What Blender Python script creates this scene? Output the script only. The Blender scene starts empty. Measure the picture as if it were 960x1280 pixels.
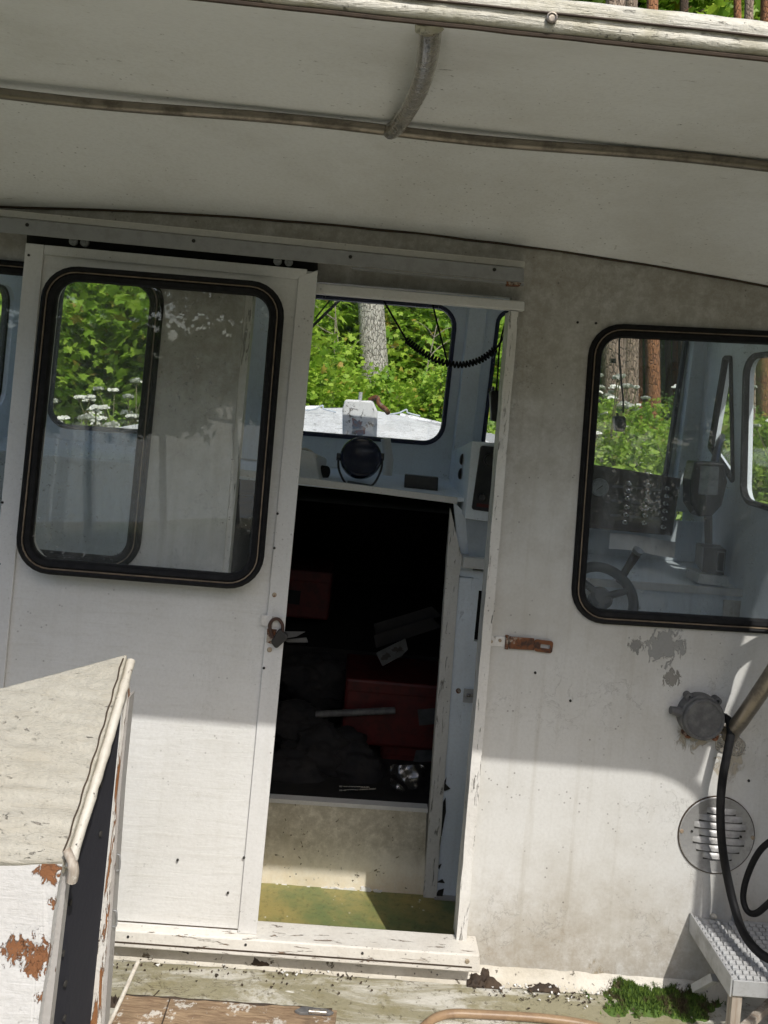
import bpy, bmesh, math, random
import numpy as np
from mathutils import Vector, Matrix, noise as mnoise
random.seed(7); rng = np.random.default_rng(11)
sc = bpy.context.scene
COL = sc.collection
R = math.radians
V = Vector

# ------------------------------------------------------------------ camera, sky, sun, exposure
F, D, H, CX, CY = 1000.0, 1.9, 2.3, 480.0, 500.0       # focal length in photo pixels, distance to the wall, eye height
ROLL, YAW = R(5.35), R(1.7)                            # the hauled-out boat leans; the camera is level
M3 = Matrix.Rotation(YAW, 3, 'Z') @ Matrix.Rotation(ROLL, 3, 'Y')
MI = M3.transposed()
M4 = Matrix.Translation((0, 0, H)) @ M3.to_4x4()
cam_d = bpy.data.cameras.new('camera'); cam = bpy.data.objects.new('camera', cam_d); COL.objects.link(cam)
cam.location = (0, -D, H); cam.rotation_euler = (R(90), 0, 0)
cam_d.sensor_fit = 'VERTICAL'; cam_d.sensor_height = 36; cam_d.lens = 36 * F / 1280
cam_d.shift_y = -(640 - CY) / 1280; cam_d.clip_start = 0.02; cam_d.clip_end = 2000
sc.camera = cam
SUN_B = V((-0.34, 1.0, -1.15))                         # the way the light travels, in the boat's frame
sun_w = (M3 @ SUN_B).normalized()
sun_el = math.asin(-sun_w.z); sun_az = math.atan2(-sun_w.x, -sun_w.y)
world = bpy.data.worlds.new('World'); sc.world = world; world.use_nodes = True
wn = world.node_tree; wn.nodes.clear()
sky = wn.nodes.new('ShaderNodeTexSky'); sky.sky_type = 'NISHITA'; sky.sun_disc = False
sky.sun_elevation = sun_el; sky.sun_rotation = sun_az; sky.air_density = 1.0; sky.dust_density = 2.5; sky.ozone_density = 1.0
bg = wn.nodes.new('ShaderNodeBackground'); bg.inputs['Strength'].default_value = 0.145
wo = wn.nodes.new('ShaderNodeOutputWorld')
wn.links.new(sky.outputs[0], bg.inputs[0]); wn.links.new(bg.outputs[0], wo.inputs[0])
sl = bpy.data.lights.new('sun', 'SUN'); sl.energy = 2.75; sl.angle = R(0.5); sl.color = (1.0, 0.965, 0.905)
so = bpy.data.objects.new('sun', sl); COL.objects.link(so); so.location = (3, -12, 14)
so.rotation_euler = sun_w.to_track_quat('-Z', 'Y').to_euler()
sc.view_settings.view_transform = 'Standard'; sc.view_settings.look = 'None'
sc.view_settings.exposure = 0.42; sc.view_settings.gamma = 1.0
sc.render.engine = 'CYCLES'
sc.cycles.use_denoising = True
sc.cycles.max_bounces = 10; sc.cycles.diffuse_bounces = 7; sc.cycles.transparent_max_bounces = 16
sc.cycles.sample_clamp_indirect = 6.0

# ------------------------------------------------------------------ geometry helpers
CB = MI @ V((0, -D, 0))
def at(px, py, y=0.0):
    """boat-frame point on the plane at depth y (metres ahead of the rear cabin wall) for a spot of the photograph"""
    d = MI @ V(((px - CX) / F, 1.0, (CY - py) / F))
    return CB + d * ((y - CB.y) / d.y)
def wat(px, py, dist):
    """world point at a distance from the camera"""
    return V(((px - CX) / F * dist, dist - D, H + (CY - py) / F * dist))
def spline(pts, n=8):
    pts = [V(p) for p in pts]; out = []
    P = [pts[0] * 2 - pts[1]] + pts + [pts[-1] * 2 - pts[-2]]
    for i in range(1, len(P) - 2):
        a, b, c, d = P[i-1], P[i], P[i+1], P[i+2]
        for k in range(n):
            t = k / n
            out.append(0.5 * ((2*b) + (c-a)*t + (2*a-5*b+4*c-d)*t*t + (3*b-a-3*c+d)*t**3))
    out.append(pts[-1]); return out
def rounded(corners, r, n=7):
    """closed loop of points: a polygon of 3-D corners with rounded corners"""
    c = [V(p) for p in corners]; out = []
    for i in range(len(c)):
        a, b, d = c[i-1], c[i], c[(i+1) % len(c)]
        e1, e2 = (a-b).normalized(), (d-b).normalized()
        half = e1.angle(e2) / 2; t = r / math.tan(half)
        mid = b + (e1+e2).normalized() * (r / math.sin(half))
        p1, p2 = b + e1*t - mid, b + e2*t - mid
        ang = p1.angle(p2); ax = p1.cross(p2).normalized()
        for k in range(n+1): out.append(mid + Matrix.Rotation(ang*k/n, 3, ax) @ p1)
    return out
def offset(loop, d):
    """move a loop lying in a y = const plane outwards by d"""
    n = len(loop); ar = sum(loop[i].x*loop[(i+1) % n].z - loop[(i+1) % n].x*loop[i].z for i in range(n))
    s = 1 if ar > 0 else -1; out = []
    for i in range(n):
        t = (loop[(i+1) % n] - loop[i-1]).normalized()
        out.append(loop[i] + V((t.z*s, 0, -t.x*s)) * d)
    return out
class MB:
    def __init__(s): s.bm = bmesh.new()
    def face(s, pts):
        return s.bm.faces.new([s.bm.verts.new(p) for p in pts])
    def prism(s, pts, vec):
        a = [s.bm.verts.new(p) for p in pts]; b = [s.bm.verts.new(V(p) + V(vec)) for p in pts]
        n = len(a); s.bm.faces.new(a); s.bm.faces.new(b[::-1])
        for i in range(n): s.bm.faces.new((a[i], b[i], b[(i+1) % n], a[(i+1) % n]))
        return s
    def hexa(s, a, b):
        """two quads joined into a six-sided solid"""
        a = [s.bm.verts.new(p) for p in a]; b = [s.bm.verts.new(p) for p in b]; n = len(a)
        s.bm.faces.new(a); s.bm.faces.new(b[::-1])
        for i in range(n): s.bm.faces.new((a[i], b[i], b[(i+1) % n], a[(i+1) % n]))
        return s
    def box(s, lo, hi):
        x0, y0, z0 = lo; x1, y1, z1 = hi
        return s.prism([(x0,y0,z0),(x1,y0,z0),(x1,y0,z1),(x0,y0,z1)], (0, y1-y0, 0))
    def tube(s, pts, r, seg=10, flat=1.0):
        pts = [V(p) for p in pts]; n = len(pts); rs = r if hasattr(r, '__len__') else [r]*n
        t0 = (pts[1]-pts[0]).normalized(); u = t0.orthogonal().normalized(); prev = None
        for i in range(n):
            t = (pts[min(i+1, n-1)] - pts[max(i-1, 0)]).normalized()
            u = (u - t*u.dot(t)).normalized(); w = t.cross(u)
            ring = [s.bm.verts.new(pts[i] + (u*math.cos(q) + w*math.sin(q)*flat)*rs[i]) for q in (2*math.pi*k/seg for k in range(seg))]
            if prev:
                for k in range(seg): s.bm.faces.new((prev[k], prev[(k+1) % seg], ring[(k+1) % seg], ring[k]))
            else: s.bm.faces.new(ring[::-1])
            prev = ring
        s.bm.faces.new(prev); return s
    def lathe(s, c, axis, prof, seg=28):
        """profile of (radius, along) turned about an axis through c"""
        c, ax = V(c), V(axis).normalized(); u = ax.orthogonal().normalized(); w = ax.cross(u); rings = []
        for rr, h in prof:
            if rr < 1e-6: rings.append([s.bm.verts.new(c + ax*h)])
            else: rings.append([s.bm.verts.new(c + ax*h + (u*math.cos(q)+w*math.sin(q))*rr) for q in (2*math.pi*k/seg for k in range(seg))])
        for a, b in zip(rings, rings[1:]):
            for k in range(seg):
                q = [a[k % len(a)], a[(k+1) % len(a)], b[(k+1) % len(b)], b[k % len(b)]]
                q = [x for i, x in enumerate(q) if x not in q[:i]]
                if len(q) > 2: s.bm.faces.new(q)
        return s
    def sweep(s, loop, prof):
        """closed profile of (outward, dy) swept round a closed loop in a y = const plane"""
        rings = [[s.bm.verts.new(p + V((0, dy, 0))) for p in offset(loop, o)] for o, dy in prof]
        n = len(loop)
        for a, b in zip(rings, rings[1:] + rings[:1]):
            for i in range(n): s.bm.faces.new((a[i], a[(i+1) % n], b[(i+1) % n], b[i]))
        return s
    def sheet(s, outer, holes, t):
        """a board with holes: loops in a y = const plane, thickness t"""
        bm = s.bm; es = []
        for lp in [outer] + holes:
            vs = [bm.verts.new(p) for p in lp]
            es += [bm.edges.new((vs[i], vs[(i+1) % len(vs)])) for i in range(len(vs))]
        g = bmesh.ops.triangle_fill(bm, use_beauty=True, use_dissolve=False, edges=es)
        fs = [f for f in g['geom'] if isinstance(f, bmesh.types.BMFace)]
        e = bmesh.ops.extrude_face_region(bm, geom=fs)
        bmesh.ops.translate(bm, vec=(0, t, 0), verts=[x for x in e['geom'] if isinstance(x, bmesh.types.BMVert)])
        return s
    def grid(s, f, nu, nv):
        vs = [[s.bm.verts.new(f(i/nu, j/nv)) for j in range(nv+1)] for i in range(nu+1)]
        for i in range(nu):
            for j in range(nv): s.bm.faces.new((vs[i][j], vs[i+1][j], vs[i+1][j+1], vs[i][j+1]))
        return s
    def jitter(s, amp, scale=20.0, cuts=0, maxlen=0.03):
        bm = s.bm
        for _ in range(cuts):
            es = [e for e in bm.edges if e.calc_length() > maxlen]
            if not es: break
            bmesh.ops.subdivide_edges(bm, edges=es, cuts=1, use_grid_fill=True)
        for v in bm.verts: v.co += mnoise.noise_vector(v.co*scale) * amp
        return s

ORG, BOAT = {}, []
def thing(name, label, cat, loc=(0, 0, 0), group=None, boat=True, kind=None):
    o = bpy.data.objects.new(name, None); COL.objects.link(o); o.empty_display_size = 0.05
    o.location = loc; ORG[o] = V(loc); tag(o, label, cat, group, kind)
    if boat: BOAT.append(o)
    return o
def tag(o, label=None, cat=None, group=None, kind=None):
    for k, v in (('label', label), ('category', cat), ('group', group), ('kind', kind)):
        if v: o[k] = v
def part(name, mb, mat, parent=None, loc=None, bevel=0.0, smooth=None, label=None, boat=True, kind=None):
    bm = mb.bm; org = ORG[parent] if parent else V(loc or (0, 0, 0))
    bmesh.ops.recalc_face_normals(bm, faces=bm.faces)
    bmesh.ops.translate(bm, vec=-org, verts=bm.verts)
    me = bpy.data.meshes.new(name); bm.to_mesh(me); bm.free(); me.materials.append(mat)
    o = bpy.data.objects.new(name, me); COL.objects.link(o); ORG[o] = org
    if parent: o.parent = parent
    else:
        o.location = org
        if boat: BOAT.append(o)
    if bevel:
        b = o.modifiers.new('bevel', 'BEVEL'); b.width = bevel; b.segments = 2; b.limit_method = 'ANGLE'; b.angle_limit = R(40)
    if smooth:
        me.polygons.foreach_set('use_smooth', [True]*len(me.polygons))
        try: me.set_sharp_from_angle(angle=R(smooth))
        except Exception: pass
    if label: o['label'] = label
    if kind: o['kind'] = kind
    return o
def dup(o, parent, delta):
    c = o.copy(); COL.objects.link(c); c.parent = parent; c.location = o.location + V(delta); ORG[c] = ORG[o]; return c

# ------------------------------------------------------------------ materials
class N:
    def __init__(s, name):
        s.m = bpy.data.materials.new(name); s.m.use_nodes = True; s.t = s.m.node_tree; s.t.nodes.clear()
        s.out = s.t.nodes.new('ShaderNodeOutputMaterial'); tc = s.t.nodes.new('ShaderNodeTexCoord'); s.obj = tc.outputs['Object']
    def new(s, typ, **kw):
        n = s.t.nodes.new('ShaderNode' + typ)
        for k, v in kw.items(): setattr(n, k, v)
        return n
    def put(s, sock, v):
        if isinstance(v, bpy.types.NodeSocket): s.t.links.new(v, sock)
        elif v is not None:
            if hasattr(sock.default_value, '__len__') and not hasattr(v, '__len__'): v = (v,)*len(sock.default_value)
            if hasattr(v, '__len__') and len(v) == 3 and len(sock.default_value) == 4: v = (*v, 1)
            sock.default_value = v
    def map(s, scale=(1,1,1), loc=(0,0,0), rot=(0,0,0)):
        n = s.new('Mapping'); s.put(n.inputs['Vector'], s.obj); s.put(n.inputs['Scale'], scale); s.put(n.inputs['Location'], loc); s.put(n.inputs['Rotation'], rot); return n.outputs[0]
    def noise(s, scale, detail=4, rough=0.55, vec=None, dist=0.0):
        n = s.new('TexNoise'); s.put(n.inputs['Vector'], vec or s.obj); n.inputs['Scale'].default_value = scale
        n.inputs['Detail'].default_value = detail; n.inputs['Roughness'].default_value = rough; n.inputs['Distortion'].default_value = dist
        return n.outputs[0]
    def voro(s, scale, vec=None, feature='F1', rand=1.0):
        n = s.new('TexVoronoi', feature=feature); s.put(n.inputs['Vector'], vec or s.obj); n.inputs['Scale'].default_value = scale
        n.inputs['Randomness'].default_value = rand; return n.outputs['Distance']
    def step(s, v, a, b):
        n = s.new('MapRange', interpolation_type='SMOOTHSTEP'); s.put(n.inputs['Value'], v)
        n.inputs['From Min'].default_value = a; n.inputs['From Max'].default_value = b; return n.outputs[0]
    def math(s, op, a, b=None):
        n = s.new('Math', operation=op); s.put(n.inputs[0], a); s.put(n.inputs[1], b); return n.outputs[0]
    def mul(s, *a):
        r = a[0]
        for b in a[1:]: r = s.math('MULTIPLY', r, b)
        return r
    def mix(s, f, a, b):
        n = s.new('Mix', data_type='RGBA'); s.put(n.inputs['Factor'], f); s.put(n.inputs['A'] if False else n.inputs[6], a); s.put(n.inputs[7], b); return n.outputs[2]
    def xyz(s):
        n = s.new('SeparateXYZ'); s.put(n.inputs[0], s.obj); return n.outputs
    def bump(s, h, dist=0.002, strength=1.0):
        n = s.new('Bump'); n.inputs['Distance'].default_value = dist; n.inputs['Strength'].default_value = strength; s.put(n.inputs['Height'], h); return n.outputs[0]
    def bsdf(s, col, rough=0.5, metal=0.0, nrm=None, spec=None, **kw):
        p = s.new('BsdfPrincipled'); s.put(p.inputs['Base Color'], col); s.put(p.inputs['Roughness'], rough); s.put(p.inputs['Metallic'], metal)
        if nrm is not None: s.put(p.inputs['Normal'], nrm)
        if spec is not None: s.put(p.inputs['Specular IOR Level'], spec)
        for k, v in kw.items(): s.put(p.inputs[k.replace('_', ' ')], v)
        return p.outputs[0]
    def done(s, sh): s.t.links.new(sh, s.out.inputs['Surface']); return s.m

def paint(name, base, dirt=(0.20,0.17,0.12), dirt_amt=0.35, speck=0.5, streak=0.3, peel=0.0, peel_col=(0.16,0.14,0.12),
          grain=(1,1,1), rough=0.55, bump=0.0015, dscale=3.0, rust=0.0, low=None, high=None, crack=0.0, spots=(), hgrain=0.0):
    """weathered paint: blotches, runs, specks, cracked and flaked patches; low/high: (from, to, colour, amount) bands of grime and painted shade by height"""
    n = N(name); z = n.xyz()[2]
    big = n.step(n.noise(dscale, 6, 0.65), 0.38, 0.75)
    c = n.mix(n.mul(big, dirt_amt), base, dirt)
    c = n.mix(n.mul(n.step(n.noise(140, 3, 0.6), 0.35, 0.75), 0.16), c, (base[0]*0.55, base[1]*0.53, base[2]*0.5))
    if streak:
        st = n.step(n.noise(1.0, 5, 0.6, n.map((38, 38, 1.6))), 0.5, 0.78)
        c = n.mix(n.mul(st, streak), c, dirt)
    h = n.math('ADD', n.mul(n.noise(60, 4, 0.6), 0.5), n.mul(n.noise(9, 3), 0.6))
    if hgrain:
        hg = n.noise(1.0, 6, 0.7, n.map((7, 45, 70)), 0.6); pit = n.mul(n.step(n.noise(1.0, 6, 0.75, n.map((55, 90, 150))), 0.60, 0.68), n.step(n.noise(5, 5, 0.65), 0.46, 0.6))
        c = n.mix(n.mul(n.step(hg, 0.45, 0.75), hgrain*0.55), c, dirt); c = n.mix(n.mul(pit, hgrain*0.8), c, tuple(v*0.5 for v in dirt))
        h = n.math('ADD', h, n.math('SUBTRACT', n.mul(hg, hgrain*1.8), n.mul(pit, hgrain)))
    for band in (low, high):
        if band:
            a, b, colr, amt = band
            m = n.step(n.math('ADD', z, n.mul(n.math('SUBTRACT', n.noise(7, 5, 0.7), 0.5), abs(b-a)*1.6)), a, b) if a < b else n.step(n.math('SUBTRACT', 0.0, n.math('ADD', z, n.mul(n.math('SUBTRACT', n.noise(9, 6, 0.75), 0.5), abs(b-a)*1.6))), -a, -b)
            m2 = n.mul(m, n.step(n.noise(26, 6, 0.8), 0.25, 0.62), amt)
            c = n.mix(m2, c, colr)
    if speck:
        sp = n.mul(n.step(n.voro(55), 0.16, 0.07), n.step(n.noise(6, 2), 0.5, 0.62))
        sp2 = n.mul(n.step(n.noise(210, 2, 0.6, n.map((1, 1, 2.2))), 0.66, 0.74), n.step(n.noise(4, 3), 0.4, 0.65))
        c = n.mix(n.mul(n.math('MAXIMUM', sp, sp2), speck), c, (0.07, 0.06, 0.05))
    if crack:
        ck = n.mul(n.step(n.math('ABSOLUTE', n.math('SUBTRACT', n.noise(17, 6, 0.62, n.map(grain), 0.5), 0.5)), 0.010, 0.002), n.step(n.noise(4, 4, 0.6), 0.53, 0.62), crack)
        c = n.mix(ck, c, (0.06, 0.05, 0.04)); h = n.math('SUBTRACT', h, ck)
    if peel:
        gm = n.map(grain)
        q = n.noise(30, 8, 0.72, gm, 0.6); lim = 0.72 - peel*0.32
        pm = n.step(q, lim, lim+0.02); edge = n.mul(n.step(q, lim-0.025, lim), n.math('SUBTRACT', 1.0, pm))
        under = n.mix(n.noise(90, 4, 0.6, gm), peel_col, tuple(v*0.45 for v in peel_col))
        c = n.mix(n.mul(edge, 0.5), c, tuple(min(1, v*1.1) for v in base)); c = n.mix(pm, c, under)
        h = n.math('SUBTRACT', h, n.mul(pm, 1.4))
    for (pos, rad, c1, c2, edge) in spots:
        vm = n.new('VectorMath', operation='DISTANCE'); n.put(vm.inputs[0], n.obj); vm.inputs[1].default_value = pos
        f = n.math('SUBTRACT', n.math('ADD', n.mul(n.math('SUBTRACT', n.noise(1.9/rad, 8, 0.68, n.map((1, 1, 0.6)), 0.7), 0.5), 4.5), 0.9), n.math('DIVIDE', vm.outputs['Value'], rad))
        sm = n.step(f, 0.0, edge); c = n.mix(sm, c, n.mix(n.noise(70, 5, 0.7), c1, c2)); h = n.math('SUBTRACT', h, sm)
    if rust:
        rm = n.step(n.noise(14, 7, 0.7), 0.74-rust*0.3, 0.8-rust*0.3)
        c = n.mix(rm, c, n.mix(n.noise(60, 3), (0.30, 0.10, 0.025), (0.12, 0.04, 0.015)))
    return n.done(n.bsdf(c, rough, 0, n.bump(h, bump)))
def metal(name, col, rough=0.35, dirt=(0.12,0.10,0.08), amt=0.4, metallic=0.9, rust=0.0, scale=25, bump=0.0008):
    n = N(name); m = n.mul(n.step(n.noise(scale, 6, 0.7), 0.42, 0.68), amt)
    c = n.mix(m, col, dirt); mt = n.math('MULTIPLY', n.math('SUBTRACT', 1.0, m), metallic)
    if rust:
        rm = n.step(n.noise(22, 7, 0.75), 0.72-rust*0.4, 0.8-rust*0.4)
        c = n.mix(rm, c, n.mix(n.step(n.noise(75, 4), 0.4, 0.65), (0.17, 0.06, 0.02), (0.045, 0.022, 0.015)))
        mt = n.math('MULTIPLY', mt, n.math('SUBTRACT', 1.0, rm))
    r = n.math('ADD', rough, n.mul(n.noise(40, 3), 0.2))
    return n.done(n.bsdf(c, r, mt, n.bump(n.noise(70, 4), bump)))
def plain(name, col, rough=0.5, col2=None, scale=30, bump=0.0006, spec=None, metallic=0.0):
    n = N(name); f = n.noise(scale, 5, 0.65)
    c = n.mix(n.step(f, 0.35, 0.7), col, col2 or tuple(v*0.6 for v in col))
    return n.done(n.bsdf(c, rough, metallic, n.bump(n.noise(scale*2.5, 4), bump), spec))
def wood(name, c1, c2, axis=(2, 30, 30), rough=0.75, pale=0.0):
    n = N(name); g = n.noise(4, 7, 0.65, n.map(axis), 0.8)
    c = n.mix(n.step(g, 0.3, 0.7), c1, c2); c = n.mix(n.mul(n.step(n.noise(9, 5, 0.7), 0.5, 0.75), 0.55), c, (0.07, 0.05, 0.035))
    if pale: c = n.mix(n.mul(n.step(n.noise(16, 7, 0.75), 0.56, 0.6), pale), c, (0.62, 0.6, 0.55))
    return n.done(n.bsdf(c, rough, 0, n.bump(g, 0.002)))
def glass(name, dust=0.12, tint=(0.975,0.985,0.98), drops=0.0, veil=(0.42,0.43,0.42)):
    n = N(name)
    tr = n.new('BsdfTransparent'); n.put(tr.inputs[0], tint)
    gl = n.new('BsdfGlossy'); gl.inputs['Roughness'].default_value = 0.012; n.put(gl.inputs[0], 1.0)
    lw = n.new('LayerWeight'); lw.inputs['Blend'].default_value = 0.5
    fr = n.math('ADD', 0.045, n.mul(n.math('POWER', lw.outputs['Facing'], 5.0), 0.7))
    a = n.new('MixShader'); n.put(a.inputs[0], fr); n.t.links.new(tr.outputs[0], a.inputs[1]); n.t.links.new(gl.outputs[0], a.inputs[2])
    df = n.new('BsdfDiffuse'); n.put(df.inputs[0], veil)
    d = n.math('ADD', dust*0.45, n.mul(n.step(n.noise(3.0, 6, 0.65, n.map((9, 9, 1.2))), 0.35, 0.75), dust))
    if drops:
        sp = n.mul(n.step(n.noise(95, 5, 0.7), 0.60, 0.66), n.step(n.noise(7, 4, 0.7), 0.47, 0.6), drops)
        d = n.math('MINIMUM', n.math('ADD', d, sp), 0.9)
    b = n.new('MixShader'); n.put(b.inputs[0], d); n.t.links.new(a.outputs[0], b.inputs[1]); n.t.links.new(df.outputs[0], b.inputs[2])
    return n.done(b.outputs[0])
def leafmat(name, c1, c2, c3, trans=0.35):
    n = N(name); g = n.new('NewGeometry'); rnd = g.outputs['Random Per Island']; oi = n.new('ObjectInfo').outputs['Random']
    c = n.mix(n.step(rnd, 0.05, 0.85), c1, c2); c = n.mix(n.step(rnd, 0.94, 0.97), c, c3); c = n.mix(n.mul(oi, 0.3), c, c2)
    d = n.bsdf(c, 0.5, 0, None, 0.35)
    t = n.new('BsdfTranslucent'); n.put(t.inputs[0], n.mix(0.35, c, (c2[0]*1.3, c2[1]*1.3, c2[2]*0.8)))
    m = n.new('MixShader'); m.inputs[0].default_value = trans; n.t.links.new(d, m.inputs[1]); n.t.links.new(t.outputs[0], m.inputs[2])
    return n.done(m.outputs[0])

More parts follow.
